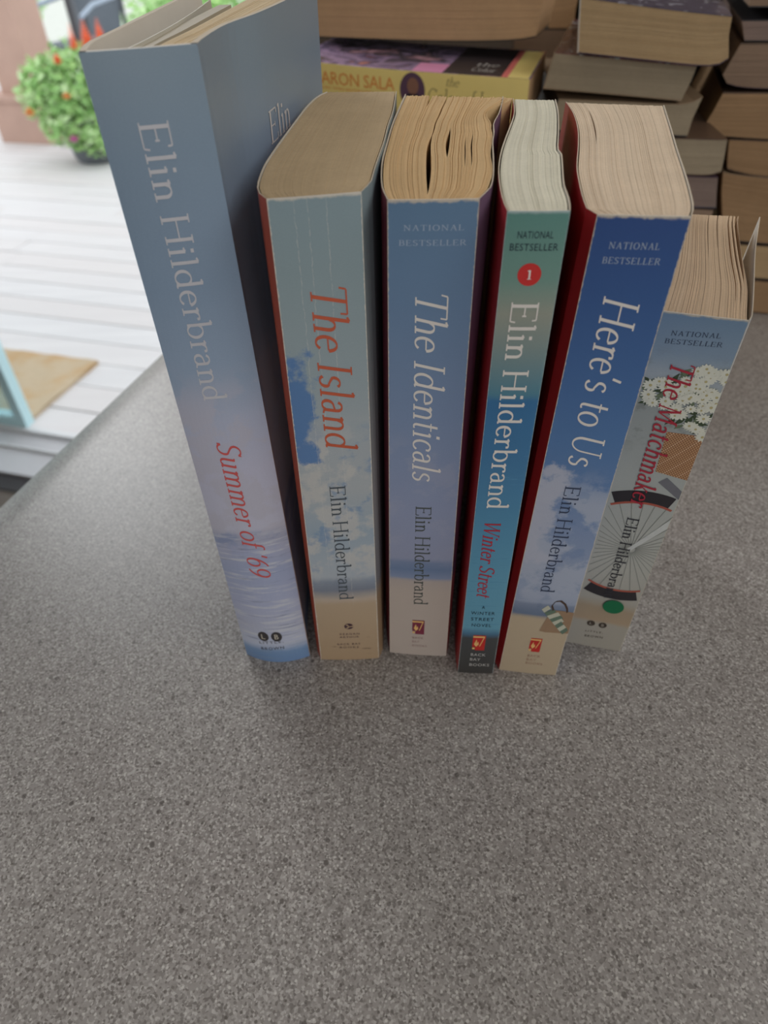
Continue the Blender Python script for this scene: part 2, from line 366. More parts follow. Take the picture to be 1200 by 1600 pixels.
mb = MB(); mb.box(dpt(-2.3, -4.6, FL), AX*5.2, BX*.1, (0, 0, 2.4)); mb.build('wall_front', plain('cream_wall_paint_front', (205, 196, 182), .8, .04), kind='structure')
# door sill
mb = MB()
mb.box(dpt(-1.45, -.185, FL), AX*2.45, BX*.20, (0, 0, .012), 2); mb.box(dpt(-1.45, -.012, FL+.012), AX*2.45, BX*.02, (0, 0, .014))
mb.box(dpt(-1.45, -.085, FL+.012), AX*2.45, BX*.006, (0, 0, .01)); mb.box(dpt(-1.45, -.245, FL), AX*2.45, BX*.06, (0, 0, .004), 1)
mb.build('trim_1', [white_alu, plain('dark_sill_strip', (52, 48, 50), .6, .1), plain('grey_sill_plate', (190, 190, 194), .5, .05)], kind='structure')
# sliding glass panel, pale aqua from the edge
def glass_mat(name, rgb, rough=.05):
    m, nt, b = new_mat(name); b.inputs['Base Color'].default_value = lin(rgb); b.inputs['Roughness'].default_value = rough
    b.inputs['Transmission Weight'].default_value = .75; b.inputs['IOR'].default_value = 1.1
    nz = N(nt, 'ShaderNodeTexNoise', i_Scale=4.0); c = mix(nt, nz.outputs[0], lin(rgb), lin(tuple(min(255, v+12) for v in rgb))); nt.links.new(c, b.inputs['Base Color'])
    return m
door = MB(); door.box(dpt(-.032, .0, FL+.026), AX*.032, BX*.035, (0, 0, 2.08))
door.box(dpt(-.73, .0, FL+.026), AX*.04, BX*.035, (0, 0, 2.08)); door.box(dpt(-.69, 0, FL+.026), AX*.658, BX*.035, (0, 0, .03)); door.box(dpt(-.69, 0, FL+2.066), AX*.658, BX*.035, (0, 0, .04))
door = door.build('door_1', plain('pale_aqua_frame', (196, 230, 236), .35, .04), kind='structure')
p = MB(); p.box(dpt(-.69, .012, FL+.056), AX*.658, BX*.008, (0, 0, 2.01)); p.build('glass_pane', glass_mat('aqua_glass', (214, 240, 245)), door)

# ------------------------------------------------------------------ outdoors
def deck_material():
    m, nt, b = new_mat('weathered_pale_deck_boards')
    tc = N(nt, 'ShaderNodeTexCoord'); g = N(nt, 'ShaderNodeNewGeometry')
    mp = N(nt, 'ShaderNodeMapping'); mp.inputs['Rotation'].default_value = (0, 0, radians(17.3)); mp.inputs['Scale'].default_value = (2, 26, 10)
    nt.links.new(tc.outputs['Object'], mp.inputs[0]); nz = N(nt, 'ShaderNodeTexNoise', i_Scale=1.0, i_Detail=5.0); nt.links.new(mp.outputs[0], nz.inputs['Vector'])
    c = mix(nt, nz.outputs[0], lin((196, 194, 196)), lin((224, 222, 222)))
    c = mix(nt, math_(nt, 'MULTIPLY', g.outputs['Random Per Island'], .5), c, lin((206, 198, 196)))
    nt.links.new(c, b.inputs['Base Color']); b.inputs['Roughness'].default_value = .55
    return m
mb = MB(); d = .016
while d < 5.0:
    a = -4.2
    while a < 4.0:
        ln = random.uniform(1.8, 3.4)
        mb.box(dpt(a, d, FL-.03), AX*(ln-.004), BX*.134, (0, 0, .03+random.uniform(-.001, .001)))
        a += ln
    d += .139
mb.build('deck', deck_material(), kind='structure')
mb = MB(); mb.box(dpt(-14, .02, FL-.5), AX*24, BX*22, (0, 0, .05)); mb.build('ground', plain('pale_gravel', (196, 198, 190), .9, .15, 8), kind='structure')

mat_ = MB()
C_ = Vector((-.971, 2.159, FL))
rows = []
for j in range(13):
    rows.append([C_ - AX*(.70*i/16) - BX*(.40*j/12) + Vector((0, 0, .012+.002*sin(i*2.1+j))) for i in range(17)])
mat_.grid(rows, 0); mat_.box(C_-AX*.70-BX*.40, AX*.70, BX*.40, (0, 0, .011))
def doormat_material():
    m, nt, b = new_mat('coir_doormat')
    tc = N(nt, 'ShaderNodeTexCoord'); nz = N(nt, 'ShaderNodeTexNoise', i_Scale=7.0, i_Detail=3.0); nt.links.new(tc.outputs['Object'], nz.inputs['Vector'])
    n2 = N(nt, 'ShaderNodeTexNoise', i_Scale=220.0); nt.links.new(tc.outputs['Object'], n2.inputs['Vector'])
    c = mix(nt, sstep(nt, nz.outputs[0], .4, .62), lin((196, 178, 152)), lin((194, 160, 118))); c = mix(nt, math_(nt, 'MULTIPLY', n2.outputs[0], .5), c, lin((160, 136, 104)))
    nt.links.new(c, b.inputs['Base Color']); b.inputs['Roughness'].default_value = .95
    return m
o = mat_.build('doormat', doormat_material(), base=C_); o['label'] = 'tan coir doormat lying on the pale deck outside the door'; o['category'] = 'doormat'

# wooden porch post with a boxed foot
wood = plain('brown_painted_wood', (186, 154, 140), .7, .12, 9)
PB = Vector((-2.32, 5.35, FL))
root = empty('porch_post', PB, 'reddish brown wooden porch post with boxed foot behind the flower pot', 'post')
mb = MB(); mb.box(PB-AX*.13-BX*.02, AX*.27, BX*.27, (0, 0, 3.2)); mb.build('shaft', wood, root, PB)
mb = MB(); mb.box(PB-AX*.21-BX*.08, AX*.43, BX*.40, (0, 0, .25)); mb.build('foot_box', wood, root, PB)
mb = MB(); mb.box(PB-AX*.225-BX*.095+Vector((0, 0, .25)), AX*.46, BX*.43, (0, 0, .035)); mb.build('foot_trim', wood, root, PB)

# dark folding patio chair beyond the pot
CB = Vector((-2.36, 6.75, FL))
root = empty('patio_chair', CB, 'dark grey patio chair with pale blue tube arm behind the flowers', 'chair')
sling = plain('grey_sling_fabric', (96, 104, 112), .7, .1, 30); tubem = plain('pale_blue_grey_tube', (156, 170, 186), .35, .05)
def cpt(a, d, z): return CB + AX*a + BX*d + Vector((0, 0, z))
mb = MB(); mb.grid([[cpt(-.06+.42*i/4, .12+.22*j/6, .42+.6*j/6) for i in range(5)] for j in range(7)]); mb.grid([[cpt(-.06+.42*i/4, .132+.22*j/6, .42+.6*j/6) for i in range(5)] for j in range(7)], flip=True); mb.build('backrest', sling, root, CB)
mb = MB(); mb.box(cpt(-.06, -.35, .39), AX*.42, BX*.46, (0, 0, .03)); mb.build('seat', sling, root, CB)
for s in (-.09, .39):
    mb = MB(); mb.tube([cpt(s, -.38, .60), cpt(s, -.2, .66), cpt(s, .05, .68), cpt(s, .24, .70)], .016); mb.build('armrest', tubem, root, CB)
    for d0, z1 in ((-.36, .62), (.16, 1.0)):
        mb = MB(); mb.tube([cpt(s, d0, 0), cpt(s, d0+.03, z1)], .016); mb.build('leg', plain('dark_tube', (70, 74, 80), .4, .05), root, CB)

# deck railing
root = empty('deck_railing', (-2.0, 5.78, FL), 'dark metal deck railing post and rail beside the porch post', 'railing')
dark_metal = plain('dark_metal', (88, 92, 98), .5, .08); RB = root.location
mb = MB(); mb.box(Vector((-2.02, 5.78, FL)), AX*.05, BX*.05, (0, 0, .95)); mb.build('post', dark_metal, root, RB)
mb = MB(); mb.tube([Vector((-1.99, 5.74, -.02)), Vector((-1.86, 5.66, -.07)), Vector((-1.55, 5.54, -.11)), Vector((-1.1, 5.36, -.11)), Vector((0.4, 4.9, -.11))], .02); mb.build('rail', tubem, root, RB)

# potted plant: pot, leafy mound, flowers
PP = Vector((-1.72, 4.83, FL))
root = empty('potted_plant', PP, 'bushy bright green potted plant with orange and pink flowers in a black pot', 'plant')
mb = MB(); mb.lathe(PP, [(.0, 0), (.135, 0), (.15, .02), (.19, .22), (.205, .23), (.205, .25), (.19, .25), (.17, .2), (0, .2)]); mb.build('pot', plain('black_plastic_pot', (104, 108, 114), .45, .15, 10), root, PP, smooth=True)
def leaf_blob(mb, c, rad, n, size, zs=1.0, mats=2):
    for _ in range(n):
        d = Vector((random.gauss(0, 1), random.gauss(0, 1), random.gauss(0, 1))).normalized()
        r = rad*(random.random()**.33)
        p = Vector(c)+Vector((d.x*r, d.y*r, d.z*r*zs))
        a = Vector((random.gauss(0, 1), random.gauss(0, 1), random.gauss(0, .6))).normalized(); b = a.cross(d if abs(a.dot(d)) < .95 else Vector((0, 0, 1))).normalized()
        l = size*random.uniform(.6, 1.3); q = b.cross(a)*l*.15
        mb.add([p, p+a*l*.35+b*l*.22+q, p+a*l, p+a*l*.35-b*l*.22+q], [(0, 1, 2), (0, 2, 3)], random.randrange(mats))
def leaf_mat(name, rgb):
    m = plain(name, rgb, .55, .2, 20); b = m.node_tree.nodes['Principled BSDF']
    b.inputs['Subsurface Weight'].default_value = 0.0
    return m
lm = [leaf_mat('light_green_leaf', (178, 216, 142)), leaf_mat('mid_green_leaf', (164, 208, 134)), leaf_mat('pale_green_leaf', (206, 232, 180))]
mb = MB()
for c, r in (((-1.76, 4.8, -.50), .22), ((-1.90, 4.78, -.52), .17), ((-1.62, 4.80, -.47), .20), ((-1.80, 4.72, -.66), .15), ((-1.66, 4.7, -.72), .12)):
    leaf_blob(mb, c, r, 700, .06, 1.0, 3)
mb.build('foliage', lm, root, PP)
om = plain('orange_flower', (246, 142, 96), .6, .15); pkm = plain('pink_flower', (232, 140, 200), .6, .1); ylm = plain('apricot_flower', (248, 186, 120), .6, .1)
def flower(c, h, r, m):
    mb = MB(); c = Vector(c)
    for k in range(9):
        z = c.z + h*k/8
        rr = r*(1-.75*k/8)
        for j in range(7):
            t = 2*pi*j/7+k*.5; p = Vector((c.x, c.y, z)); o = Vector((cos(t), sin(t), .6))*rr
            s = Vector((-sin(t), cos(t), 0))*rr*.35
            mb.add([p, p+o*.6+s, p+o, p+o*.6-s], [(0, 1, 2), (0, 2, 3)])
    mb.build('flower', m, root, PP)
for c, h, r, m in (((-1.66, 4.72, -.31), .12, .035, om), ((-1.58, 4.72, -.31), .13, .05, om), ((-1.50, 4.72, -.27), .10, .035, om), ((-1.74, 4.62, -.36), .05, .03, om), ((-1.72, 4.55, -.52), .03, .03, ylm), ((-1.96, 4.56, -.60), .04, .035, ylm), ((-1.75, 4.55, -.74), .03, .035, pkm)):
    flower(c, h, r, m)

# shrubs far beyond the deck
for i, (x, y, z, r, lab) in enumerate(((-1.9, 9.8, -.6, .9, 'pale green shrub beyond the deck, seen above the tall book'), (-4.9, 10.5, -.5, .7, 'green shrub beyond the deck at the left edge, left of the porch post'))):
    mb = MB()
    for k in range(7):
        leaf_blob(mb, (x+random.uniform(-r, r)*.7, y+random.uniform(-r, r)*.5, z+random.uniform(-.3, .5)), r*.6, 420, .11, 1.0, 3)
    rt_ = empty('garden_shrub', (x, y, FL-.45), lab, 'shrub')
    mb.build('foliage', lm, rt_, rt_.location)
    mb = MB(); mb.tube([(x, y, FL-.46), (x+.05, y, z)], [.05, .03]); mb.build('stem', wood, rt_, rt_.location)

# ------------------------------------------------------------------ standing books
class Book:
    """a standing book: plan outlines at the top (z=h) and foot (z=0), lofted between them"""
    def __init__(s, h, TL, TR, BL, BR, L, R, Lb=None, Rb=None, th=.00035, bulge=(.0004, .0004), RC=None, RCb=None, ns=14):
        V2 = lambda p: Vector((p[0], p[1], 0))
        s.h = h; s.TL, s.TR, s.BL, s.BR = map(V2, (TL, TR, BL, BR)); s.th = th; s.bulge = bulge
        s.NV = 26; s.u_shift = 0.0
        L = [s.TL]+[V2(p) for p in L]; R = [s.TR]+[V2(p) for p in R]
        Lb = [s.BL]+[V2(p) for p in Lb] if Lb else [p+(s.BL-s.TL) for p in L]
        Rb = [s.BR]+[V2(p) for p in Rb] if Rb else [p+(s.BR-s.TR) for p in R]
        s.Lt, s.Lb, s.Rt, s.Rb = (cr(c, s.NV) for c in (L, Lb, R, Rb))
        if RC:
            RC = [s.TR]+[V2(p) for p in RC]; s.RCt = cr(RC, s.NV); s.RCb = cr([s.BR]+[V2(p) for p in RCb], s.NV) if RCb else cr([p+(s.BR-s.TR) for p in RC], s.NV)
        else: s.RCt, s.RCb = s.Rt, s.Rb
        s.base = (s.BL+s.BR)/2
    def loft(s, ct, cb, i, z):
        q = cb[i].lerp(ct[i], z/s.h); return Vector((q.x, q.y, z))
    def S(s, u, t, off=0.0):
        if off > 0 and s.u_shift: u = s.u_shift+(1-s.u_shift)*u
        a = s.BL.lerp(s.TL, t); b = s.BR.lerp(s.TR, t); d = (b-a).normalized(); n = Vector((d.y, -d.x, 0))
        k = s.bulge[0]+(s.bulge[1]-s.bulge[0])*t
        p = a.lerp(b, u) + n*(k*(1-(2*u-1)**2)+off)
        return Vector((p.x, p.y, s.h*t))
    def sheet(s, ct, cb, side, nz=14, zlo=0.0):
        """cover board along a plan curve; side=+1 thickness towards the right of the curve"""
        out = []; inn = []
        for j in range(nz+1):
            z = zlo+(s.h-zlo)*j/nz; ro = []; ri = []
            for i in range(s.NV):
                p = s.loft(ct, cb, i, z); a = s.loft(ct, cb, max(i-1, 0), z); b = s.loft(ct, cb, min(i+1, s.NV-1), z)
                d = (b-a).normalized(); n = Vector((d.y, -d.x, 0))*side
                ro.append(p); ri.append(p+n*s.th)
            out.append(ro); inn.append(ri)
        mb = MB(); fl = side > 0
        uv = [[(i/(s.NV-1), j/nz) for i in range(s.NV)] for j in range(nz+1)]
        mb.grid(out, 0, uv, flip=fl); mb.grid(inn, 1, uv, flip=not fl)
        mb.grid([out[-1], inn[-1]], 2, flip=fl); mb.grid([inn[0], out[0]], 2, flip=fl)
        mb.grid([[r[-1] for r in out], [r[-1] for r in inn]], 2, flip=not fl); mb.grid([[r[0] for r in out], [r[0] for r in inn]], 2, flip=fl)
        return mb
    def spine(s, nu=16, nt=40):
        mb = MB()
        o = [[s.S(i/nu, j/nt) for i in range(nu+1)] for j in range(nt+1)]
        q = [[s.S(i/nu, j/nt, -s.th) for i in range(nu+1)] for j in range(nt+1)]
        mb.grid(o, 0, [[(i/nu, j/nt) for i in range(nu+1)] for j in range(nt+1)]); mb.grid(q, 1, flip=True)
        mb.grid([o[-1], q[-1]], 1); mb.grid([q[0], o[0]], 1)
        mb.grid([[r[0] for r in q], [r[0] for r in o]], 1); mb.grid([[r[-1] for r in o], [r[-1] for r in q]], 1)
        return mb
    def pages(s, n=60, q0=0.0, q1=1.0, drop=.0002, jit=.0003, cracks=(), wave=None, inset=.0004, fill=.9, depth1=1.0, backjit=.0006, crease=None):
        mb = MB(); rnd = random.Random(n*7+int(s.h*1e5)); cracks = [(round(c*n)/n, a_, b_, m_) for c, a_, b_, m_ in cracks]
        def ctr(q, i, top):
            lt, rt_ = (s.Lt, s.Rt) if top else (s.Lb, s.Rb)
            a, b = lt[i], rt_[i]; wv = (b-a).length; m = (s.th+inset)/wv
            q = q0+(q1-q0)*q
            qq = m+(1-2*m)*q
            v = i/(s.NV-1)
            for (c, va, vb, amp) in cracks:
                if va < v < vb:
                    bm = sin(pi*(v-va)/(vb-va))**.7*amp/wv
                    qq += -.5*bm*(q/c) if q <= c else .5*bm*((1-q)/(1-c))
            p = a.lerp(b, qq)
            if wave: p = p + wave(q, v)
            return p
        # centre lines
        for k in range(n):
            qa = (k+.5*(1-fill))/n; qb = (k+1-.5*(1-fill))/n
            cs = [c[0] for c in cracks]
            zt = s.h-drop-rnd.random()*jit; bj = rnd.random()*backjit
            rows = []
            for i in range(s.NV):
                v = i/(s.NV-1)
                dyb = 0
                A = ctr(qa, i, True); Bp = ctr(qb, i, True); A0 = ctr(qa, i, False); B0 = ctr(qb, i, False)
                if i == 0:   # tuck the first points behind the spine sheet
                    nrm = Vector((-(s.TR-s.TL).y, (s.TR-s.TL).x, 0)).normalized()*(s.th+.0002)
                    A, Bp, A0, B0 = (p+nrm for p in (A, Bp, A0, B0))
                if i == s.NV-1:
                    d = (A-ctr(qa, i-1, True)).normalized()*-bj
                    A, Bp, A0, B0 = (p+d for p in (A, Bp, A0, B0))
                zz = zt + (crease(qa, v) if crease else 0)
                rows.append([Vector((A0.x, A0.y, .0006)), Vector((A.x, A.y, zz)), Vector((Bp.x, Bp.y, zz)), Vector((B0.x, B0.y, .0006)), Vector((A0.x, A0.y, .0006))])
            mb.grid(rows, 0, flip=False)
            mb.add(rows[0][:4], [(0, 1, 2, 3)]); mb.add(rows[-1][:4], [(3, 2, 1, 0)])
        return mb
    # ---- printing on the spine
    def print_along(s, text, sb0, cap, t0, sb1, t1, slant=0.0, off=.00012, stem=.125, hair=.055, mb=None, mat=0, rough=0):
        qs, tot = serif_quads(text, stem, hair, slant)
        mb = mb or MB()
        for q in qs:
            vs = []
            for x, y in q:
                a = x/tot
                vs.append(s.S(sb0+(sb1-sb0)*a+y*cap, t0+(t1-t0)*a, off))
            mb.add(vs, [(0, 1, 2, 3)], mat)
        return mb
    def print_flat(s, text, s0, s1, tb, tc, tb1=None, serif=False, spacing=1.0, off=.00012, mb=None, mat=0, stem=.13, hair=.06, track=.12):
        mb = mb or MB(); tb1 = tb if tb1 is None else tb1
        if serif:
            qs, tot = serif_quads(text, stem, hair, 0.0, track); polys = [[(x/tot, y) for x, y in q] for q in qs]
        else: polys = font_polys(text, spacing)
        for p in polys:
            mb.add([s.S(s0+(s1-s0)*x, tb+(tb1-tb)*x+(tc-tb)*y, off) for x, y in p], [tuple(range(len(p)))], mat)
        return mb
    def poly(s, mb, pts, off=.00012, mat=0):
        mb.add([s.S(u, t, off) for u, t in pts], [tuple(range(len(pts)))], mat)
    def disc(s, mb, u, t, ru, rt_, off=.00012, mat=0, n=28):
        s.poly(mb, [(u+ru*cos(2*pi*k/n), t+rt_*sin(2*pi*k/n)) for k in range(n)], off, mat)

def ink(name, rgb, rough=.45): return plain(name, rgb, rough, .06, 300)
WHITE_INK = ink('off_white_ink', (232, 226, 220)); NAVY_INK = ink('dark_blue_ink', (62, 72, 96)); RED_INK = ink('red_ink', (200, 74, 58))
GREY_INK = ink('dark_grey_green_ink', (82, 88, 84)); BLACK_INK = ink('black_ink', (40, 40, 44)); CREAM_INK = ink('cream_ink', (222, 206, 170))
PALE_INK = ink('pale_blue_ink', (172, 186, 206)); CRIMSON = ink('crimson_ink', (176, 50, 66))
LOGO_RED = ink('logo_red', (196, 48, 44)); LOGO_PLUM = ink('logo_plum', (130, 52, 72)); LOGO_GOLD = ink('logo_gold', (236, 190, 120))
paper_inside = plain('cover_paper_inside', (220, 214, 204), .7, .05); paper_edge = plain('cover_paper_edge', (196, 182, 162), .8, .08)

def publisher_mark(bk, root, u0, u1, t0, t1, mat_sq):
    """the small square mark: coloured square, pale flame and stroke"""
    mb = MB(); du, dt = u1-u0, t1-t0
    f = lambda x, y: (u0+du*x, t0+dt*y)
    bk.poly(mb, [f(.0, .22), f(.25, .22), f(.25, 0), f(1, 0), f(1, 1), f(0, 1)], .00012, 0)
    bk.poly(mb, [f(.02, .06), f(.22, .06), f(.22, .18), f(.02, .18)], .00012, 1)
    for a, b_ in (((.62, .9), (.92, .9)), ((.0, .9), (.62, .9))):
        bk.poly(mb, [f(a[0], a[1]-.05), f(b_[0], b_[1]-.05), f(b_[0], b_[1]+.05), f(a[0], a[1]+.05)], .00018, 1)
    bk.poly(mb, [f(.84, .88), f(.92, .9), f(.62, .28), f(.55, .28)], .00018, 1)
    bk.poly(mb, [f(.12, .42), f(.3, .24), f(.5, .4), f(.44, .6), f(.36, .46), f(.30, .74), f(.2, .56)], .00018, 1)
    return mb.build('publisher_mark', [mat_sq, LOGO_GOLD], root, bk.base)

def make_book(bk, name_label, mats, page, pages_kw, group=None, thick=None):
    root = empty('paperback_book' if bk.th < .001 else 'hardcover_book', bk.base, name_label, 'book')
    spine_m, back_m, front_m = mats
    sp = bk.spine().build('spine', [spine_m, paper_inside], root, bk.base, smooth=False)
    b_ = bk.sheet(bk.Lt, bk.Lb, +1).build('back_cover', [back_m, paper_inside, paper_edge], root, bk.base, smooth=False)
    f_ = bk.sheet(bk.RCt, bk.RCb, -1).build('front_cover', [front_m, paper_inside, paper_edge], root, bk.base, smooth=False)
    pg = bk.pages(**pages_kw).build('page_block', page, root, bk.base)
    return root, sp, b_, f_, pg

# the six standing books -------------------------------------------------
# 1 hardcover
summer = Book(.2463, (-.0718, .2056), (-.0436, .2135), (-.0692, .2069), (-.0385, .2045),
    [(-.0748, .2227), (-.0745, .2440), (-.0742, .2696), (-.0735, .3302), (-.0725, .372)],
    [(-.0437, .2230), (-.0417, .2497), (-.0350, .2787), (-.0290, .3146), (-.0205, .3688)],
    Lb=[(-.0702, .216), (-.0700, .245), (-.0690, .30), (-.0680, .368)],
    Rb=[(-.0405, .215), (-.0405, .25), (-.0360, .290), (-.0300, .335), (-.0255, .368)], th=.0018, bulge=(.0042, .0006))
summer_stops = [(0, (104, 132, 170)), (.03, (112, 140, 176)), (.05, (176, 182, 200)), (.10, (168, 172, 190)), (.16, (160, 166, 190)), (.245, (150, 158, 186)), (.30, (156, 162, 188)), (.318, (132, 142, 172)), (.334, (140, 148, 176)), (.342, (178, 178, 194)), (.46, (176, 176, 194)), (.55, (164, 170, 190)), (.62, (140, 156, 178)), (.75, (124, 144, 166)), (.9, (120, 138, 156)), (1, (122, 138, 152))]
summer_stops = [(p_, tuple(min(235, int(v_*1.09)) for v_ in c_)) for p_, c_ in summer_stops]  # all inks lightened, a lens haze painted into the print colours
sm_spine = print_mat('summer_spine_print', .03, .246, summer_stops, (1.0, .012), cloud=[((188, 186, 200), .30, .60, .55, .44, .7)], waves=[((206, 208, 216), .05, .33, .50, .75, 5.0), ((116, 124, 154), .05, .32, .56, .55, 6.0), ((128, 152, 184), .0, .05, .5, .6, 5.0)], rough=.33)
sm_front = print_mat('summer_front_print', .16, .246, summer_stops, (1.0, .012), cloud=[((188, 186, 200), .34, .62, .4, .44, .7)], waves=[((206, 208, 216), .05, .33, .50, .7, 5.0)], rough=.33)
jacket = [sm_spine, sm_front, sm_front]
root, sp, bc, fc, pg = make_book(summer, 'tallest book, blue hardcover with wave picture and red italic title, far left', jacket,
    page_mat('cream_paper', (205, 184, 150), .08), dict(n=40, q0=.42, q1=.93, drop=.0035, jit=.0002, fill=.98))
def lettering(mb, name, m, part, bk): return mb.build(name, m, part, bk.base)
S = summer
lettering(S.print_along('Elin Hilderbrand', .345, .26, .935, .335, .585, stem=.10, hair=.05), 'author_name', ink('greyish_white_ink', (198, 198, 204)), sp, S)
lettering(S.print_along("Summer of '69", .350, .27, .518, .405, .238, slant=.28, stem=.105, hair=.05), 'title', ink('soft_red_ink', (206, 92, 90)), sp, S)
mb = MB()
for u in (.375, .578): S.disc(mb, u, .0755, .082, .0135, .00012, 0)
S.print_flat('L', .345, .405, .069, .082, off=.0002, mb=mb, mat=1); S.print_flat('B', .548, .608, .069, .082, off=.0002, mb=mb, mat=1)
S.print_flat('LITTLE,', .29, .665, .0515, .0595, .057, spacing=1.3, mb=mb, mat=0); S.print_flat('BROWN', .297, .658, .0345, .0425, .040, spacing=1.2, mb=mb, mat=0)
lettering(mb, 'publisher_mark', [ink('dark_brown_ink', (64, 60, 62)), ink('mark_cream', (212, 204, 186))], sp, S)
# author's name on the front board
def on_front(bk, dist, z, off=.0002):
    acc = 0
    for i in range(bk.NV-1):
        a = bk.loft(bk.RCt, bk.RCb, i, z); b = bk.loft(bk.RCt, bk.RCb, i+1, z); l = (b-a).length
        if acc+l >= dist or i == bk.NV-2:
            p = a.lerp(b, (dist-acc)/l); d = (b-a).normalized(); return p+Vector((d.y, -d.x, 0))*off
        acc += l
qs, tot = serif_quads('Elin', .11, .05)
mb = MB()
for q in qs: mb.add([on_front(S, .064+x*.0145, .2078+y*.0100) for x, y in q], [(0, 1, 2, 3)])
lettering(mb, 'author_name', ink('front_greyish_white_ink', (205, 203, 203)), fc, S)
# jacket flap standing open inside the back board
mb = MB()
def fp(i, z, dx): q = S.loft(S.Lt, S.Lb, i, z); return Vector((q.x+.0065+.003*sin(pi*i/25)*(z/S.h)+dx, q.y+.004, z))
for dx, fl_ in ((0, False), (.0004, True)): mb.grid([[fp(i, z, dx) for i in range(2, 24)] for z in (.002, .12, .2435)], flip=fl_)
mb.grid([[fp(i, .2435, 0) for i in range(2, 24)], [fp(i, .2435, .0004) for i in range(2, 24)]])
mb.build('jacket_flap', plain('flap_paper', (196, 192, 180), .6, .05), root, S.base)
mb = MB()
def ep(i, z, dx): q = S.loft(S.Lt, S.Lb, i, z).lerp(S.loft(S.Rt, S.Rb, i, z), .36); return Vector((q.x+dx, q.y, z))
for dx, fl_ in ((0, False), (-.005, True)): mb.grid([[ep(i, z, dx) for i in range(1, 23)] for z in (.002, .12, .2425)], flip=fl_)
mb.grid([[ep(i, .2425, -.005) for i in range(1, 23)], [ep(i, .2425, 0) for i in range(1, 23)]])
mb.build('endpapers', plain('endpaper', (176, 166, 146), .7, .06), root, S.base)

# 2 thick paperback, red lettering
I = Book(.2119, (-.0292, .1998), (-.0030, .2030), (-.0330, .2022), (-.0050, .2017),
    [(-.0316, .2045), (-.0330, .2105), (-.0335, .2191), (-.0334, .2331), (-.0325, .2454), (-.0310, .2613), (-.0283, .2865), (-.0251, .3149), (-.0216, .3338), (-.0180, .3423)],
    [(-.0014, .2078), (.0000, .2131), (.0010, .2238), (.0028, .2398), (.0049, .2577), (.0068, .2789), (.0094, .3021), (.0120, .3380)],
    Lb=[(-.0346, .2065), (-.0358, .2130), (-.0362, .2350), (-.0345, .2630), (-.0315, .290), (-.0280, .316), (-.0215, .344)],
    Rb=[(-.0036, .2045), (-.0028, .209), (-.0022, .222), (-.0010, .2400), (.0006, .260), (.0028, .281), (.005, .304), (.008, .34)], bulge=(.0006, .0003))
isl = print_mat('island_spine_print', .027, .212, [(0, (178, 152, 122)), (.19, (186, 164, 138)), (.205, (192, 176, 160)), (.235, (128, 136, 150)), (.26, (140, 150, 166)), (.275, (178, 186, 194)), (.40, (158, 174, 188)), (.50, (176, 182, 186)), (.6, (172, 180, 186)), (.72, (158, 172, 178)), (.9, (144, 162, 168)), (1, (140, 160, 168))], (1.2, .012),
    cloud=[((200, 198, 194), .28, .62, .62, .46, .75), ((104, 140, 182), .28, .62, .8, .55, .55, 6.0)], patch=[((88, 128, 180), 0.0, .42, .55, .78, .95)], worn=((214, 208, 196), .035, .008), creases=[(.28, .3, 1), (.42, .25, 1), (.62, .2, 1)], spots=((96, 72, 58), .02, .085, .62))
isl_back = plain('orange_red_cover', (190, 88, 66), .45, .06); isl_front = print_mat('island_front_print', .14, .212, [(0, (168, 140, 108)), (.2, (172, 148, 120)), (.25, (140, 142, 148)), (.5, (160, 160, 164)), (1, (132, 150, 156))], worn=None)
root, sp, bc, fc, pg = make_book(I, 'worn thick paperback with red-orange italic title down its pale blue creased spine', (isl, isl_back, isl_front),
    page_mat('aged_tan_paper', (184, 162, 130), .05), dict(n=64, jit=.00012, fill=.99, drop=.0001))
lettering(I.print_along('The Island', .375, .40, .885, .405, .593, slant=.22, stem=.105, hair=.045), 'title', ink('orange_red_ink', (196, 96, 68)), sp, I)
lettering(I.print_along('Elin Hilderbrand', .405, .21, .511, .415, .204, stem=.10, hair=.05), 'author_name', ink('slate_ink', (84, 92, 100)), sp, I)
mb = MB(); I.disc(mb, .524, .1185, .075, .0095); 
I.poly(mb, [(.47, .124), (.50, .126), (.535, .119), (.60, .122), (.60, .1165), (.535, .1165), (.50, .111), (.47, .113), (.515, .1185)], .0002, 1)
for tx, a, b_, t0 in (('REAGAN', .365, .69, .0895), ('ARTHUR', .36, .68, .0792), ('BACK BAY', .31, .70, .0545), ('BOOKS', .345, .667, .043)):
    I.print_flat(tx, a, b_, t0, t0+.0058, spacing=1.3, mb=mb, mat=0)
lettering(mb, 'publisher_mark', [ink('dark_plum_ink', (76, 50, 62)), ink('mark_tan', (176, 152, 124))], sp, I)

# 3 thick paperback, cracked page block
def d_wave(q, v):
    k = max(0.0, q-.55)/.45
    bump = 0.0
    if v > .66: bump = sin((v-.66)/.34*pi*1.5)*.0042*k*k
    return Vector((-bump, bump*.3, 0)) + Vector((.00035*sin(v*24+q*9)*k, 0, 0))
D = Book(.2102, (.0041, .2009), (.0296, .1990), (.0003, .2049), (.0273, .2014),
    [(.0029, .2114), (.0028, .2246), (.0036, .2428), (.0057, .2641), (.0083, .2888), (.0116, .3129), (.0157, .3406)],
    [(.0314, .2028), (.0340, .2083), (.0365, .2197), (.0392, .2379), (.0418, .2579), (.0440, .2699), (.0459, .2838), (.0502, .2996), (.0552, .3229), (.0562, .3290)],
    Rb=[(.0284, .2050), (.0298, .2120), (.0320, .2280), (.0350, .2480), (.0380, .2680), (.0414, .2880), (.0462, .3100), (.0492, .3300)], bulge=(.0005, .0003))
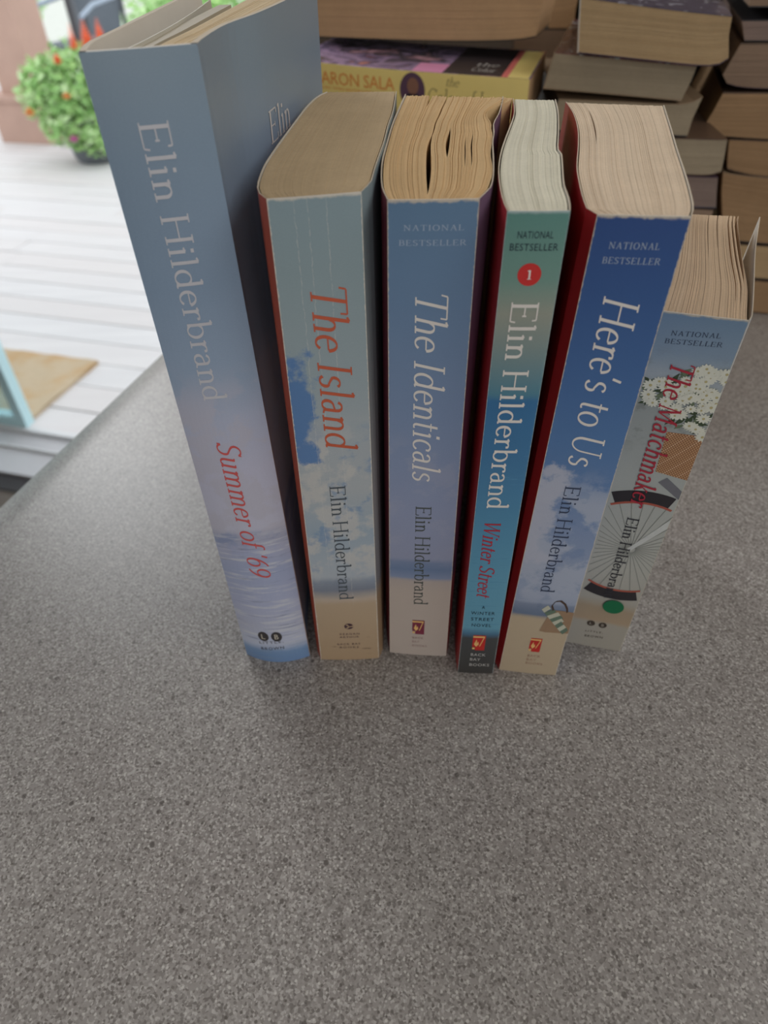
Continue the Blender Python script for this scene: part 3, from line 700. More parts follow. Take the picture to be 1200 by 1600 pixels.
idn = print_mat('identicals_spine_print', .0265, .21, [(0, (196, 182, 172)), (.22, (192, 178, 168)), (.252, (184, 172, 166)), (.262, (136, 150, 180)), (.285, (114, 134, 168)), (.306, (126, 142, 174)), (.318, (154, 160, 186)), (.45, (150, 160, 190)), (.65, (130, 150, 184)), (.85, (112, 140, 174)), (1, (102, 134, 166))], (1.0, .006),
    worn=((206, 196, 182), .03, .013), cloud=[((166, 170, 192), .32, .6, .5, .5, .4)])
idn_red = plain('dark_crimson_cover', (120, 34, 54), .4, .06); idn_front = print_mat('identicals_front_print', .14, .21, [(0, (150, 62, 62)), (.25, (150, 80, 84)), (.27, (84, 76, 104)), (.32, (110, 70, 92)), (.6, (118, 64, 88)), (1, (112, 92, 116))])
root, sp, bc, fc, pg = make_book(D, 'blue paperback with white italic title and a tan page block split by black cracks', (idn, idn_red, idn_front),
    page_mat('warm_tan_paper', (206, 174, 130), .10), dict(n=90, jit=.00035, fill=.96, wave=d_wave, backjit=.002,
    cracks=((.42, .05, .52, .0017), (.42, .45, 1.25, .0007), (.58, .33, .58, .0013), (.27, .86, 1.15, .0013), (.80, .25, .55, .0005), (.74, .25, .5, .0004))))
lettering(D.print_along('The Identicals', .335, .375, .878, .342, .520, slant=.22, stem=.10, hair=.045), 'title', WHITE_INK, sp, D)
lettering(D.print_along('Elin Hilderbrand', .402, .22, .458, .410, .177, stem=.10, hair=.05), 'author_name', GREY_INK, sp, D)
mb = D.print_flat('NATIONAL', .178, .850, .9598, .9672, serif=True); D.print_flat('BESTSELLER', .128, .887, .9395, .9469, serif=True, mb=mb)
lettering(mb, 'bestseller_line', PALE_INK, sp, D)
publisher_mark(D, sp, .391, .597, .0771, .1255, LOGO_PLUM)
mb = MB()
for tx, a, b_, t0 in (('BACK', .397, .590, .0600), ('BAY', .395, .517, .0462), ('BOOKS', .397, .654, .0315)): D.print_flat(tx, a, b_, t0, t0+.0072, spacing=1.2, mb=mb)
lettering(mb, 'publisher_name', ink('faded_plum_ink', (160, 128, 124)), sp, D)

# 4 thin paperback
W = Book(.2095, (.0359, .1903), (.0525, .1887), (.0319, .1920), (.0482, .1905),
    [(.0360, .1985), (.0371, .2122), (.0393, .2294), (.0429, .2482), (.0471, .2656), (.0520, .2845), (.0565, .3037), (.0600, .3277)],
    [(.0541, .1964), (.0550, .2037), (.0562, .2131), (.0622, .2436), (.0624, .2499), (.0684, .2769), (.0738, .3031), (.0770, .3232)],
    Rb=[(.0494, .1982), (.0500, .2055), (.0505, .2149), (.0530, .2354), (.0572, .2517), (.0632, .2787), (.0690, .3049), (.0722, .3250)],
    Lb=[(.0318, .1985), (.0325, .212), (.0350, .230), (.0385, .250), (.0425, .270), (.0470, .290), (.0508, .310), (.0538, .328)], bulge=(.0003, .0003))
wst = print_mat('winter_spine_print', .0168, .2095, [(0, (66, 64, 62)), (.125, (72, 74, 76)), (.142, (80, 120, 150)), (.16, (104, 160, 184)), (.30, (100, 158, 186)), (.44, (88, 146, 180)), (.60, (70, 124, 168)), (.715, (58, 114, 162)), (.728, (86, 136, 156)), (.80, (130, 150, 150)), (.86, (156, 160, 148)), (.91, (118, 154, 144)), (1, (98, 146, 138))], (1.0, .006),
    waves=[((52, 106, 146), .15, .5, .57, .55, 7.0), ((120, 186, 216), .15, .62, .58, .35, 7.0)], worn=((170, 190, 190), .03, .006))
w_red = plain('bright_red_cover', (184, 48, 52), .38, .05)
root, sp, bc, fc, pg = make_book(W, 'thinnest standing paperback, teal to blue spine with a red number disc near the top', (wst, w_red, plain('deep_red_cover', (150, 30, 34), .4, .06)),
    page_mat('pale_grey_cream_paper', (216, 211, 192), .16), dict(n=56, jit=.0002, fill=.97))
lettering(W.print_along('Elin Hilderbrand', .258, .455, .879, .255, .492, stem=.11, hair=.055), 'author_name', WHITE_INK, sp, W)
lettering(W.print_along('Winter Street', .245, .36, .4665, .275, .2585, slant=.25, stem=.12, hair=.055), 'title', CRIMSON, sp, W)
mb = W.print_flat('NATIONAL', .208, .79, .9655, .9750, spacing=1.05); W.print_flat('BESTSELLER', .105, .897, .9495, .9590, spacing=1.05, mb=mb)
lettering(mb, 'bestseller_line', ink('dark_navy_ink', (28, 44, 60)), sp, W); mb = MB()
for tx, a, b_, t0 in (('A', .44, .52, .2222), ('WINTER', .18, .795, .2035), ('STREET', .198, .794, .1845), ('NOVEL', .232, .75, .1650)): W.print_flat(tx, a, b_, t0, t0+.0095, spacing=1.15, mb=mb)
lettering(mb, 'series_line', ink('navy_series_ink', (28, 44, 60)), sp, W)
mb = MB(); W.disc(mb, .485, .9172, .20, .0158); lettering(mb, 'number_disc', ink('disc_red', (206, 52, 50)), sp, W)
mb = W.print_flat('1', .43, .54, .9110, .9235, serif=True, off=.0002); lettering(mb, 'numeral', WHITE_INK, sp, W)
publisher_mark(W, sp, .315, .655, .085, .136, LOGO_RED)
mb = MB()
for tx, a, b_, t0 in (('BACK', .31, .715, .0640), ('BAY', .305, .587, .0470), ('BOOKS', .305, .855, .0275)): W.print_flat(tx, a, b_, t0, t0+.0095, spacing=1.1, mb=mb)
lettering(mb, 'publisher_name', ink('light_grey_ink', (196, 194, 190)), sp, W)

# 5 blue paperback
Hh = Book(.2079, (.0601, .1898), (.0840, .1857), (.0515, .1926), (.0772, .1882),
    [(.0585, .1935), (.0592, .2015), (.0616, .2168), (.0649, .2341), (.0712, .2590), (.0765, .2823), (.0803, .3059), (.0820, .3264)],
    [(.0872, .1929), (.0909, .2052), (.0963, .2255), (.1023, .2494), (.1096, .2771), (.1190, .3137)], bulge=(.0004, .0003))
hrs = print_mat('heres_spine_print', .025, .208, [(0, (188, 170, 144)), (.19, (192, 174, 148)), (.197, (164, 156, 146)), (.203, (106, 122, 146)), (.236, (98, 116, 146)), (.242, (150, 162, 186)), (.36, (146, 160, 188)), (.46, (130, 150, 186)), (.56, (100, 132, 178)), (.64, (88, 126, 176)), (.75, (74, 112, 166)), (.9, (56, 92, 150)), (1, (48, 80, 140))], (1.0, .004),
    cloud=[((176, 184, 202), .24, .55, .55, .43, .85, 1.0), ((108, 136, 178), .26, .6, .9, .55, .4, 8.0)], worn=((208, 198, 182), .03, .010), patch=[((184, 188, 204), 0.0, .6, .33, .60, .9)])
root, sp, bc, fc, pg = make_book(Hh, 'deep blue paperback with white italic title and a printed bag near its sandy foot', (hrs, plain('red_cover', (156, 46, 50), .36, .08), plain('blue_front_cover', (70, 98, 150), .4, .06)),
    page_mat('light_tan_paper', (216, 196, 172), .12), dict(n=96, jit=.0002, fill=.98, cracks=((.18, .55, .92, .0006),)))
lettering(Hh.print_along("Here's to Us", .29, .41, .893, .330, .595, slant=.22, stem=.10, hair=.045), 'title', WHITE_INK, sp, Hh)
lettering(Hh.print_along('Elin Hilderbrand', .376, .21, .549, .382, .273, stem=.10, hair=.05), 'author_name', NAVY_INK, sp, Hh)
mb = Hh.print_flat('NATIONAL', .20, .756, .9572, .9656, serif=True); Hh.print_flat('BESTSELLER', .166, .805, .9372, .9456, serif=True, mb=mb)
lettering(mb, 'bestseller_line', PALE_INK, sp, Hh)
publisher_mark(Hh, sp, .42, .612, .08, .1266, LOGO_RED)
mb = MB()
for tx, a, b_, t0 in (('BACK', .427, .650, .0610), ('BAY', .43, .595, .0475), ('BOOKS', .427, .718, .0340)): Hh.print_flat(tx, a, b_, t0, t0+.0075, spacing=1.2, mb=mb)
lettering(mb, 'publisher_name', ink('faded_tan_ink', (170, 132, 114)), sp, Hh)
mb = MB()   # printed satchel and scarf
Hh.poly(mb, [(.52, .153), (.62, .150), (1, .150), (1, .218), (.80, .222), (.64, .222), (.57, .185)], .00012, 0)
for k in range(8):
    a = k/8
    u0, u1 = .47+.44*a, .47+.44*(a+.125); t0, t1 = .228-.075*a, .228-.075*(a+.125)
    wv = .055+.05*sin(pi*min(1, a*1.6))
    Hh.poly(mb, [(u0, t0-.006), (u1, t1-.006), (min(u1+wv*1.6, .985), t1+.008), (u0+wv*1.6, t0+.008)], .00018, 1 if k % 2 else 2)
st = [(.66, .222), (.62, .236), (.66, .249), (.74, .252), (.82, .243), (.87, .230), (.89, .218)]
for (a, b_) in zip(st, st[1:]): Hh.poly(mb, [(a[0]-.012, a[1]-.002), (a[0]+.012, a[1]+.002), (b_[0]+.012, b_[1]+.002), (b_[0]-.012, b_[1]-.002)], .00018, 3)
lettering(mb, 'printed_bag', [ink('bag_tan', (158, 130, 104)), ink('scarf_green', (104, 124, 108)), ink('scarf_cream', (196, 196, 178)), ink('strap_brown', (84, 66, 56))], sp, Hh)

# 6 short paperback with bicycle picture
Mk = Book(.1713, (.0911, .2068), (.1163, .1976), (.0862, .2075), (.1105, .2003),
    [(.0945, .2138), (.1040, .2339), (.1110, .2500), (.1190, .2700), (.1290, .2960)],
    [(.1182, .2024), (.1268, .2225), (.1360, .2489), (.1470, .2793), (.1518, .2905)],
    RC=[(.1188, .2014), (.1284, .2225), (.1421, .2533), (.1588, .2879)], RCb=[(.1128, .2048), (.1220, .2260), (.1330, .2540), (.1450, .2880)], bulge=(.0002, .0002))
Mk.u_shift = .046
mts = print_mat('matchmaker_spine_print', .0245, .171, [(0, (170, 164, 152)), (.10, (172, 166, 154)), (.115, (176, 154, 128)), (.165, (170, 152, 128)), (.20, (176, 172, 162)), (.35, (186, 186, 178)), (.60, (178, 182, 178)), (.80, (160, 166, 164)), (.87, (168, 178, 186)), (.92, (136, 156, 176)), (1, (116, 142, 168))], (1.4, .02),
    cloud=[((120, 124, 118), .7, .9, .8, .52, .5)], worn=((200, 190, 172), .014, .012))
root, sp, bc, fc, pg = make_book(Mk, 'shortest standing paperback, far right, spine picturing daisies, basket and bicycle wheel', (mts, plain('grey_beige_cover', (160, 152, 140), .45, .06), plain('blue_white_cover', (196, 204, 212), .4, .06)),
    page_mat('tan_pulp_paper', (206, 180, 150), .14), dict(n=70, jit=.0002, fill=.97, cracks=((.86, .1, 1.2, .0006), (.91, .1, 1.2, .0006), (.96, .3, 1.2, .0012), (.5, .5, 1.2, .0003), (.65, .6, 1.2, .0003))))
asp = .0245/.1713
def cl(u): return min(max(u, 0.0), 1.0)
# daisies and leaves
mb = MB(); rnd = random.Random(5)
fl_ = []
for _ in range(120):
    u = rnd.uniform(.1, 1.0); t = rnd.uniform(.735, .895)
    if u < .45 and not (.80 < t < .86): continue
    if u > .45 and t < .74+.1*(.9-u): continue
    fl_.append((u, t))
for k in range(60):
    u = rnd.uniform(.02, 1.0); t = rnd.uniform(.75, .89) if u > .4 else rnd.uniform(.80, .87)
    a = rnd.uniform(0, 6.28); L = rnd.uniform(.06, .11)
    mb.add([Mk.S(cl(u+x*L), t+y*L*asp, .00012) for x, y in ((cos(a), sin(a)), (.35*cos(a+1.57), .35*sin(a+1.57)), (-cos(a), -sin(a)), (.35*cos(a-1.57), .35*sin(a-1.57)))], [(0, 1, 2, 3)], 2 if k % 3 else 3)
for k, (u, t) in enumerate(fl_):
    r = rnd.uniform(.075, .115); o = .00016+.000004*k
    for j in range(11):
        a = 2*pi*j/11+u
        pts = [(0, -.1), (.6, -.2), (1, -.08), (1, .08), (.6, .2), (0, .1)]
        vs = []
        for x, y in pts:
            X = (x*cos(a)-y*sin(a))*r; Y = (x*sin(a)+y*cos(a))*r*.8
            vs.append(Mk.S(cl(u+X), t+Y*asp, o))
        mb.add(vs, [(0, 1, 2, 3, 4, 5)], 0)
    Mk.disc(mb, cl(u), t, r*.2, r*.2*asp, o+.00003, 1, 10)
lettering(mb, 'printed_flowers', [ink('daisy_white', (226, 226, 210)), ink('daisy_centre', (190, 178, 130)), ink('leaf_dark', (66, 80, 58)), ink('leaf_mid', (112, 126, 100))], sp, Mk)
# wicker basket
mb = MB()
def bkp(x, y): return (cl(.50+.5*x+.03*(1-y)), .622+.118*y + .02*x*(y-.5)*0 + (.012*(1-y))*(1-x))
for i in range(24):
    for j in range(30):
        if (i+j) % 2 == 0: continue
        x0, x1, y0, y1 = i/24, (i+1)/24, j/30, (j+.8)/30
        Mk.poly(mb, [bkp(x0, y0), bkp(x1, y0), bkp(x1, y1), bkp(x0, y1)], .00016, 1 if (i*7+j*3) % 5 else 2)
Mk.poly(mb, [bkp(0, 0), bkp(1, 0), bkp(1, 1), bkp(0, 1)], .00012, 0)
lettering(mb, 'printed_basket', [ink('wicker_dark', (150, 104, 74)), ink('wicker_tan', (206, 164, 122)), ink('wicker_light', (224, 188, 150))], sp, Mk)
# wheel: tyre, rim, spokes, fork
mb = MB(); cu, ct, Ro = .56, .392, .186       # centre and outer radius in height units
def wp(r, a): return (cu+r*cos(a)/asp*1.0, ct+r*sin(a))
def ring(r0, r1, m, off, a0=0, a1=360):
    n = 90
    for k in range(n):
        b0 = radians(a0+(a1-a0)*k/n); b1 = radians(a0+(a1-a0)*(k+1)/n)
        q = [wp(r0, b0), wp(r1, b0), wp(r1, b1), wp(r0, b1)]
        if all(-.02 < u < 1.02 for u, t in q): Mk.poly(mb, [(cl(u), t) for u, t in q], off, m)
ring(Ro-.034, Ro-.002, 0, .00013); ring(Ro-.040, Ro-.034, 1, .00014)
for k in range(36):
    a = 2*pi*k/36+.04
    r0 = .01; r1 = Ro-.04
    while r1 > r0 and not (-.01 < wp(r1, a)[0] < 1.01): r1 -= .003
    p = wp(r0, a); q = wp(r1, a); dx, dy = -sin(a)*.00075, cos(a)*.00075
    Mk.poly(mb, [(p[0]-dx/asp, p[1]-dy), (p[0]+dx/asp, p[1]+dy), (q[0]+dx/asp, q[1]+dy), (q[0]-dx/asp, q[1]-dy)], .00013, 2)
Mk.poly(mb, [(.50, .392), (.56, .388), (.99, .475), (.99, .505)], .00016, 3)
Mk.poly(mb, [(.62, .606), (.99, .565), (.99, .590), (.72, .622)], .00016, 4)
lettering(mb, 'printed_wheel', [ink('tyre_black', (52, 48, 52)), ink('rim_red', (176, 92, 76)), ink('spoke_grey', (140, 142, 136)), ink('fork_pale', (206, 208, 204)), ink('fender_grey', (118, 118, 124))], sp, Mk)
lettering(Mk.print_along('The Matchmaker', .285, .29, .907, .325, .532, slant=.22, stem=.12, hair=.055, off=.0006), 'title', CRIMSON, sp, Mk)
lettering(Mk.print_along('Elin Hilderbrand', .358, .175, .493, .392, .206, stem=.11, hair=.055, off=.0003), 'author_name', ink('charcoal_ink', (58, 58, 64)), sp, Mk)
mb = Mk.print_flat('NATIONAL', .162, .748, .9545, .9640, .9600, serif=True); Mk.print_flat('BESTSELLER', .116, .802, .9372, .9467, .9425, serif=True, mb=mb)
lettering(mb, 'bestseller_line', ink('slate_blue_ink', (66, 78, 100)), sp, Mk)
mb = MB()
for u in (.311, .529): Mk.disc(mb, u, .0982, .075, .0110)
Mk.print_flat('L', .288, .335, .0935, .103, off=.0002, mb=mb, mat=1); Mk.print_flat('B', .506, .553, .0935, .103, off=.0002, mb=mb, mat=1)
Mk.print_flat('LITTLE,', .254, .576, .0590, .0665, .0630, spacing=1.3, mb=mb); Mk.print_flat('BROWN', .267, .604, .0380, .0470, .0430, spacing=1.2, mb=mb)
lettering(mb, 'publisher_mark', [ink('sepia_ink', (72, 62, 54)), ink('mark_grey', (180, 172, 158))], sp, Mk)
mb = MB(); Mk.disc(mb, .600, .181, .185, .0255, .0007, 0, 36); o = lettering(mb, 'round_sticker', ink('sticker_green', (24, 112, 72), .5), sp, Mk); o['label'] = 'round green sticker'

# ------------------------------------------------------------------ stacked books behind
def lying_book(origin, curves, sweep, label, page_m, top_m, bottom_m, spine_side=None, spine_m=None, n=26, group=None, jit=.0004, base_z=None, fill=.97):
    """a book lying flat: curves are rows of (s, z) from its under side to its upper side, swept away from us"""
    O = Vector(origin)
    def P(q): return O + AX*q[0] + Vector((0, 0, q[1]))
    NC = 18
    cs = [cr([(p[0], p[1], 0) for p in c], NC) for c in curves]
    def at(q, i):
        x = q*(len(cs)-1); k = min(int(x), len(cs)-2); t = x-k
        p = cs[k][i].lerp(cs[k+1][i], t); return P((p.x, p.y))
    sw = Vector(sweep); z0 = min(min(p[1] for p in c) for c in curves)
    m0 = (curves[0][0][0]+curves[0][-1][0])/2
    base = O+AX*m0+Vector((0, 0, z0))
    root = empty('paperback_book', base, label, 'book', group)
    rnd = random.Random(int(abs(curves[0][0][0])*1e6)+n); th = .0007
    T = th/max(1e-6, (at(1, 9)-at(0, 9)).length)
    n = n*2 if n > 14 else n
    mb = MB()
    for k in range(n):
        qa = T+(1-2*T)*(k+.03)/n; qb = T+(1-2*T)*(k+fill+.03)/n; j = sw.normalized()*rnd.random()*jit
        e0 = rnd.random()*.0006
        fa = [at(qa, i)+j for i in range(NC)]; fb = [at(qb, i)+j for i in range(NC)]
        ba = [p+sw-2*j for p in fa]; bb = [p+sw-2*j for p in fb]
        rows = [[fa[i], fb[i], bb[i], ba[i], fa[i]] for i in range(NC)]
        mb.grid(rows); mb.add(rows[0][:4], [(0, 1, 2, 3)]); mb.add(rows[-1][:4], [(3, 2, 1, 0)])
    mb.build('page_block', page_m, root, base)
    def cover(q0, q1, m, nm, ext=0.0):
        b = MB(); rows = []
        for i in range(NC):
            a, c = at(q0, i), at(q1, i); rows.append([a, c, c+sw, a+sw, a])
        b.grid(rows, 0); b.add(rows[0][:4], [(0, 1, 2, 3)]); b.add(rows[-1][:4], [(3, 2, 1, 0)])
        return b.build(nm, m, root, base)
    cover(0, T, bottom_m, 'back_cover'); top = cover(1-T, 1, top_m, 'front_cover')
    if spine_side is not None:
        i = 0 if spine_side == 'left' else NC-1; sg = -1 if spine_side == 'left' else 1
        b = MB(); rows = []
        for k in range(9):
            p = at(k/8, i); rows.append([p, p+AX*sg*.0007, p+AX*sg*.0007+sw, p+sw, p])
        b.grid(rows, 0, flip=sg > 0); b.add(rows[0][:4], [(0, 1, 2, 3)]); b.add(rows[-1][:4], [(3, 2, 1, 0)])
        b.build('spine', spine_m or top_m, root, base)
    return root, base, at, top

SWH = BX*.171
def rect(s0, s1, z0, z1, k=0.0): return [[(s0, z0), ((s0+s1)/2, z0), (s1, z0)], [(s0, z1), ((s0+s1)/2, z1), (s1, z1)]]
tanA = page_mat('stack_paper_orange_tan', (190, 156, 120), .14); tanB = page_mat('stack_paper_tan', (184, 158, 122), .12); greyP = page_mat('stack_paper_grey', (166, 152, 130), .10)
brownP = page_mat('stack_paper_brown', (146, 124, 106), .12); orangeP = page_mat('stack_paper_orange', (162, 132, 100), .14); mauveP = page_mat('stack_paper_mauve', (140, 122, 114), .12)
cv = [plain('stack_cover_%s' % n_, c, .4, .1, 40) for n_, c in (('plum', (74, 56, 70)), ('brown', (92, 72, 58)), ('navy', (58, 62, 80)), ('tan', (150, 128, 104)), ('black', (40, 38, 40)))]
SWM = (BX*.985-AX*.19).normalized()*.171
Mo = (.17, .545, 0); Ro_ = (.324, .546, 0); Lo = (.04, .565, 0)

# picture on the dark glossy cover of the top middle book
def splotch_cover(name, cols, scale, rough=.25):
    m, nt, b = new_mat(name); tc = N(nt, 'ShaderNodeTexCoord')
    nz = N(nt, 'ShaderNodeTexNoise', i_Scale=scale, i_Detail=4.0, i_Distortion=1.2); nt.links.new(tc.outputs['Object'], nz.inputs['Vector'])
    rp = N(nt, 'ShaderNodeValToRGB'); nt.links.new(nz.outputs[0], rp.inputs[0]); el = rp.color_ramp.elements
    el[0].position = .3; el[0].color = lin(cols[0]); el[1].position = .7; el[1].color = lin(cols[-1])
    for k, c in enumerate(cols[1:-1]): el.new(.3+.4*(k+1)/(len(cols)-1)).color = lin(c)
    nt.links.new(rp.outputs[0], b.inputs['Base Color']); b.inputs['Roughness'].default_value = rough
    return m
m1o = Vector(Mo)-BX*.012
lying_book(m1o, [[(-.0272, .1936), (.0168, .1900), (.0485, .1876), (.0610, .1882), (.0664, .1916)], [(-.0288, .208), (.0168, .205), (.0485, .2025), (.0630, .2040)], [(-.0303, .2240), (-.0221, .2230), (.02, .2180), (.0622, .2140)]], SWH,
    'thick tan-edged paperback with dark purple glossy cover, topmost of the middle stack behind', tanB, splotch_cover('dark_purple_cover', [(58, 52, 66), (88, 80, 98), (70, 64, 80), (196, 194, 204)], 55), cv[0], 'left', plain('pale_spine', (206, 200, 190), .4, .05), n=34)
lying_book(Mo, [[(-.0482, .1705), (0, .1680), (.0446, .1653)], [(-.0460, .1815), (0, .179), (.0480, .1770)], [(-.0434, .1925), (0, .1893), (.0496, .1857)]], SWH,
    'grey-edged paperback with red and white glossy cover, second from top of the middle stack', greyP, splotch_cover('red_white_cover', [(170, 186, 186), (120, 70, 66), (92, 62, 62), (200, 206, 206)], 60), cv[3], 'left', cv[3], n=30)
lying_book(Mo, [[(-.042, .1440), (0, .1440), (.0537, .1436)], [(-.039, .156), (0, .156), (.0548, .1555)], [(-.037, .1645), (0, .1640), (.045, .1636), (.0579, .1684)]], SWM,
    'grey-brown edged paperback right behind the blue leaning book, third in the middle stack', greyP, cv[3], cv[4], 'left', cv[4], n=26)
lying_book(Mo, [[(-.02, .1190), (.062, .1190), (.0765, .1198), (.0822, .1221)], [(-.02, .131), (.062, .131), (.0815, .132)], [(-.02, .1425), (.062, .1428), (.0804, .1432)]], SWM,
    'light brown edged paperback fourth in the middle stack, above the mauve-edged one', greyP, cv[1], cv[1], 'left', cv[1], n=24)
lying_book(Mo, [[(-.02, .0970), (.062, .0970), (.0855, .0975)], [(-.02, .108), (.062, .108), (.0830, .1080)], [(-.02, .1185), (.062, .1185), (.0809, .1188)]], SWM,
    'mauve-grey edged paperback lowest visible in the middle stack, above the shortest book', mauveP, cv[0], cv[2], 'left', cv[2], n=24)
GH = 'paperbacks hidden low in the back stacks'
for z0, z1 in ((.0, .048), (.0482, .0966)):
    lying_book(Mo, rect(-.02, .084, z0, z1), SWH, 'brown-edged paperback low in the middle back stack, hidden behind the standing books', brownP, cv[1], cv[4], 'left', cv[1], n=14, group=GH)

# right stack
lying_book(Ro_, rect(-.069, .045, .2125, .250), SWH, 'brown-edged paperback at the very top right corner, topmost of the right stack', brownP, cv[4], cv[4], 'right', cv[1])
lying_book(Ro_, [[(-.066, .1935), (-.02, .1935), (.04, .1935)], [(-.0712, .2055), (-.02, .2060), (.04, .2062)]], SWH, 'shadowed dark brown edged paperback second from top of the right stack', mauveP, cv[4], cv[4], 'right', cv[1], n=14)
lying_book(Ro_, [[(-.0701, .1682), (-.062, .1665), (-.0423, .1655), (.035, .1655)], [(-.0745, .1735), (-.0423, .174), (.035, .174)], [(-.0677, .1926), (-.0423, .1928), (.035, .1928)]], SWH,
    'dusky brown edged paperback with slanted fore-edge, third from top of the right stack', brownP, cv[1], cv[0], 'right', cv[1], n=28)
lying_book(Ro_, [[(-.0703, .1346), (-.0321, .1334), (.03, .1334)], [(-.0791, .1384), (-.0321, .139), (.03, .139)], [(-.0748, .150), (-.0321, .151), (.03, .151)], [(-.0709, .1628), (-.0321, .1635), (.03, .1640)]], SWH,
    'orange-tan edged paperback jutting left, fourth from top of the right stack', orangeP, cv[1], cv[1], 'right', cv[1], n=30)
lying_book(Ro_, [[(-.0542, .1123), (-.045, .1100), (-.0238, .1078), (.04, .1078)], [(-.0565, .122), (-.0238, .12), (.04, .12)], [(-.0584, .1326), (-.0238, .1326), (.04, .1326)]], SWH,
    'orange-brown edged paperback fifth from top of the right stack, above the thickest', orangeP, cv[1], cv[1], 'right', cv[1], n=28)
lying_book(Ro_, [[(-.0423, .0590), (-.0084, .0582), (.05, .0582)], [(-.0535, .0951), (-.0084, .09), (.05, .09)], [(-.0565, .1100), (-.045, .1085), (-.0084, .1070), (.05, .1070)]], SWH,
    'thickest tan-brown edged paperback in the right stack, behind the bent white cover', orangeP, cv[3], cv[4], 'right', cv[1], n=40)
lying_book(Ro_, rect(-.035, .07, .0298, .0570), SWH, 'brown-edged paperback second from the bottom of the right stack', tanB, cv[1], cv[4], 'right', cv[1])
lying_book(Ro_, rect(-.03, .075, .0005, .0285), SWH, 'brown-edged paperback at the bottom of the right stack, resting on the counter', orangeP, cv[1], cv[1], 'right', cv[1])

# left stack: yellow spine facing us
yel = plain('yellow_spine', (238, 216, 136), .45, .05)
lav = splotch_cover('pink_violet_cover', [(206, 136, 124), (92, 82, 116), (176, 150, 184), (64, 62, 70), (222, 172, 186)], 26)
ylroot, ybase, yat, ytop = lying_book(Lo, [[(-.100, .1625), (-.0298, .1575), (.0732, .1525)], [(-.100, .1885), (-.0298, .1838), (.0732, .1794)]], BX*.105+Vector((0, 0, .0015)),
    'yellow-spined paperback with orange lettering and portrait, lying under the large tan-edged book', tanA, lav, cv[3], None, None, n=16)
mb = MB(); rows = [[yat(k/6, i)-BX*.0007 for i in range(18)] for k in range(7)]; mb.grid(rows)
mb.grid([[yat(k/6, i)+BX*.0006 for i in range(18)] for k in range(7)], flip=True)
mb.grid([[yat(1, i)-BX*.0007 for i in range(18)], [yat(1, i)+BX*.0006 for i in range(18)]])
ysp = mb.build('spine', yel, ylroot, ybase)
def ypt(s_, zf, off):   # a point of the yellow spine: s along the spine, zf 0..1 up it
    i = (s_+.100)/.1732*17; k = min(max(int(i), 0), 16); a = yat(zf, k); b = yat(zf, k+1); return a.lerp(b, i-k)-BX*(.0007+off)
mb = MB()
for p in font_polys('SHARON SALA', .95): mb.add([ypt(-.089+x*.067, .52+y*.30, .0002) for x, y in p], [tuple(range(len(p)))])
for p in font_polys('NEW YORK TIMES BESTSELLING AUTHOR'): mb.add([ypt(-.089+x*.067, .40+y*.06, .0002) for x, y in p], [tuple(range(len(p)))])
mb.build('author_name', ink('orange_ink', (226, 142, 72)), ysp, ybase)
mb = MB(); mb.add([ypt(-.0088+.0092*cos(2*pi*k/28), .56+.42*sin(2*pi*k/28), .0002) for k in range(28)], [tuple(range(28))], 0)
mb.add([ypt(-.0084+.0042*cos(2*pi*k/20), .66+.20*sin(2*pi*k/20), .0004) for k in range(20)], [tuple(range(20))], 1)
mb.add([ypt(-.0084+x, y, .0004) for x, y in ((-.006, .25), (.006, .25), (.004, .48), (.001, .5), (-.001, .5), (-.004, .48))], [tuple(range(6))], 2)
mb.build('portrait', [ink('portrait_violet', (92, 66, 88)), ink('portrait_skin', (140, 100, 84)), ink('portrait_dark', (50, 42, 48))], ysp, ybase)
mb = MB()
qs, tot = serif_quads('the', .1, .05, .25)
for q in qs: mb.add([ypt(.0150+x/tot*.0095, .72+y*.20, .0002) for x, y in q], [(0, 1, 2, 3)])
qs, tot = serif_quads('Color of Lov', .09, .045, .1)
for q in qs: mb.add([ypt(.002+x/tot*.053, .26+y*.38, .0002) for x, y in q], [(0, 1, 2, 3)])
mb.build('title', ink('olive_grey_ink', (150, 136, 90)), ysp, ybase)
mb = MB()   # printed lettering blocks and spine wrap on the upper cover
def ytp(s_, d, off):
    q = ypt(s_, 1.0, 0); return q + BX*(.0007+d)+Vector((0, 0, off+d*.0143))
for a, b_, d0, d1, m in ((.058, .0725, .0, .10, 0), (.0535, .058, .0, .10, 1), (.012, .0535, .002, .10, 2), (-.01, .012, .0, .03, 3)):
    mb.add([ytp(a, d0, .0002), ytp(b_, d0, .0002), ytp(b_, d1, .0002), ytp(a, d1, .0002)], [(0, 1, 2, 3)], m)
for i, ch in enumerate(('the', 'Color')):
    qs, tot = serif_quads(ch, .12, .06, .1)
    for q in qs: mb.add([ytp(.030+x/tot*.017, .030-.018*i+y*.012, .0004) for x, y in q], [(0, 1, 2, 3)], 4)
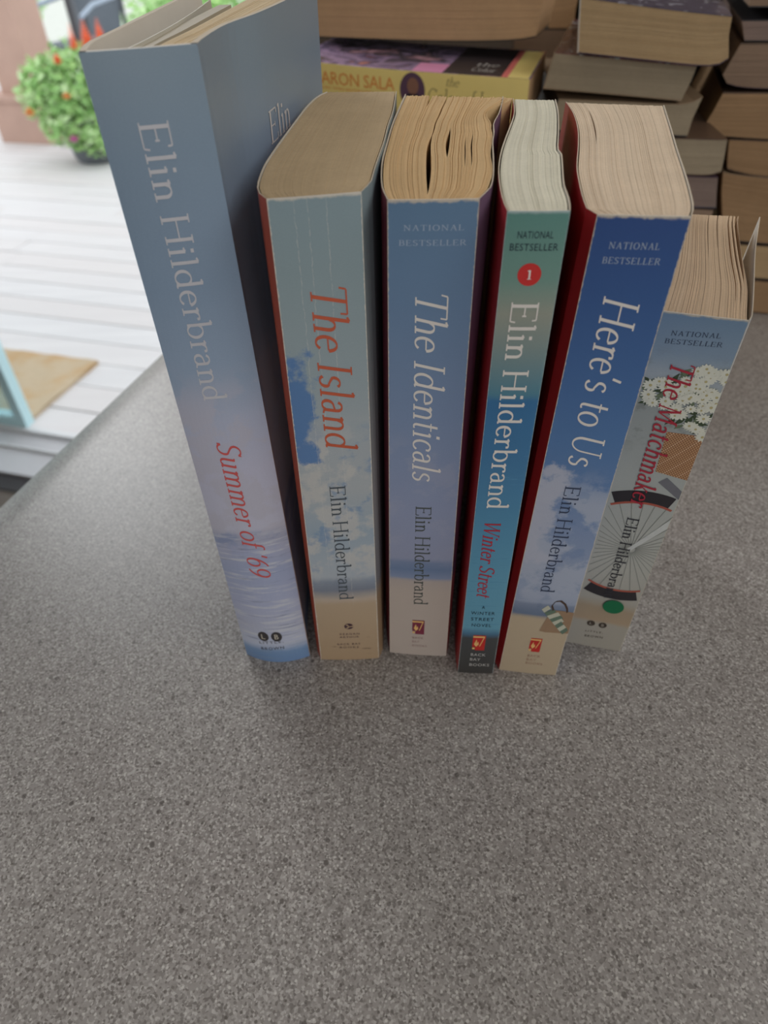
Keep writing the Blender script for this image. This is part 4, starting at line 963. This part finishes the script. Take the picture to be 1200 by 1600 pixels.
mb.build('cover_print', [yel, ink('salmon_strip', (226, 120, 116)), ink('cover_black', (58, 50, 52)), ink('cover_pink', (226, 150, 190)), ink('cover_silver', (186, 182, 178))], ytop, ybase)
lying_book(Vector(Lo)+BX*.06, [[(-.103, .1945), (-.04, .1930), (.0142, .1925), (.0514, .1935), (.0684, .1958)], [(-.103, .2200), (.0142, .2190), (.0514, .2190), (.0713, .2178)], [(-.103, .2430), (.0142, .2420), (.0730, .2415)]], BX*.107+Vector((0, 0, -.004)),
    'large tan-edged paperback lying on top of the yellow-spined book', tanA, cv[1], cv[4], None, None, n=34)
for z0, z1 in ((.0, .051), (.0512, .102), (.1022, .1520)):
    lying_book(Lo, rect(-.10, .070, z0, z1), BX*.095, 'tan-edged paperback low in the left back stack, hidden behind the standing books', tanA, cv[3], cv[3], None, None, n=12, group=GH)
# second row, glimpsed between the left and middle stacks
So = Vector(Lo)+BX*.245
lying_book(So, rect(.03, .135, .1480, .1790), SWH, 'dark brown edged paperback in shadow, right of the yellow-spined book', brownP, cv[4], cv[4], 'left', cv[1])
lying_book(So, [[(.062, .1793), (.075, .1793), (.084, .1793)], [(.056, .1900), (.070, .1900), (.0835, .1930)], [(.056, .2300), (.075, .2300), (.088, .2300)]], BX*.16, 'curved tan page block standing in the gap beside the large tan-edged book', tanA, cv[3], cv[4], 'left', cv[3], n=20)
lying_book(So, rect(.0895, .125, .2010, .2300), SWH, 'tan-edged paperback in the back row at the top, left of the dark purple cover', tanA, cv[3], cv[4], 'right', cv[1])
lying_book(So, rect(.090, .125, .1793, .2008), SWH, 'black block standing in for the shade in the gap between left and middle stacks', cv[4], cv[4], cv[4], 'right', cv[4])  # black all over, paints the shade of the gap
for z0, z1 in ((.0, .074), (.0742, .1478)):
    lying_book(So, rect(.03, .135, z0, z1), SWH, 'brown-edged paperback low in the back row, hidden behind the other stacks', brownP, cv[1], cv[4], 'left', cv[1], n=12, group=GH)
lying_book(Vector(Ro_)+BX*.19, rect(-.12, -.03, .0005, .205), BX*.03, 'added black block that darkens the gap between the middle and right stacks', cv[4], cv[4], cv[4], 'left', cv[4], n=12)  # black all over, added to block door light and darken the gap
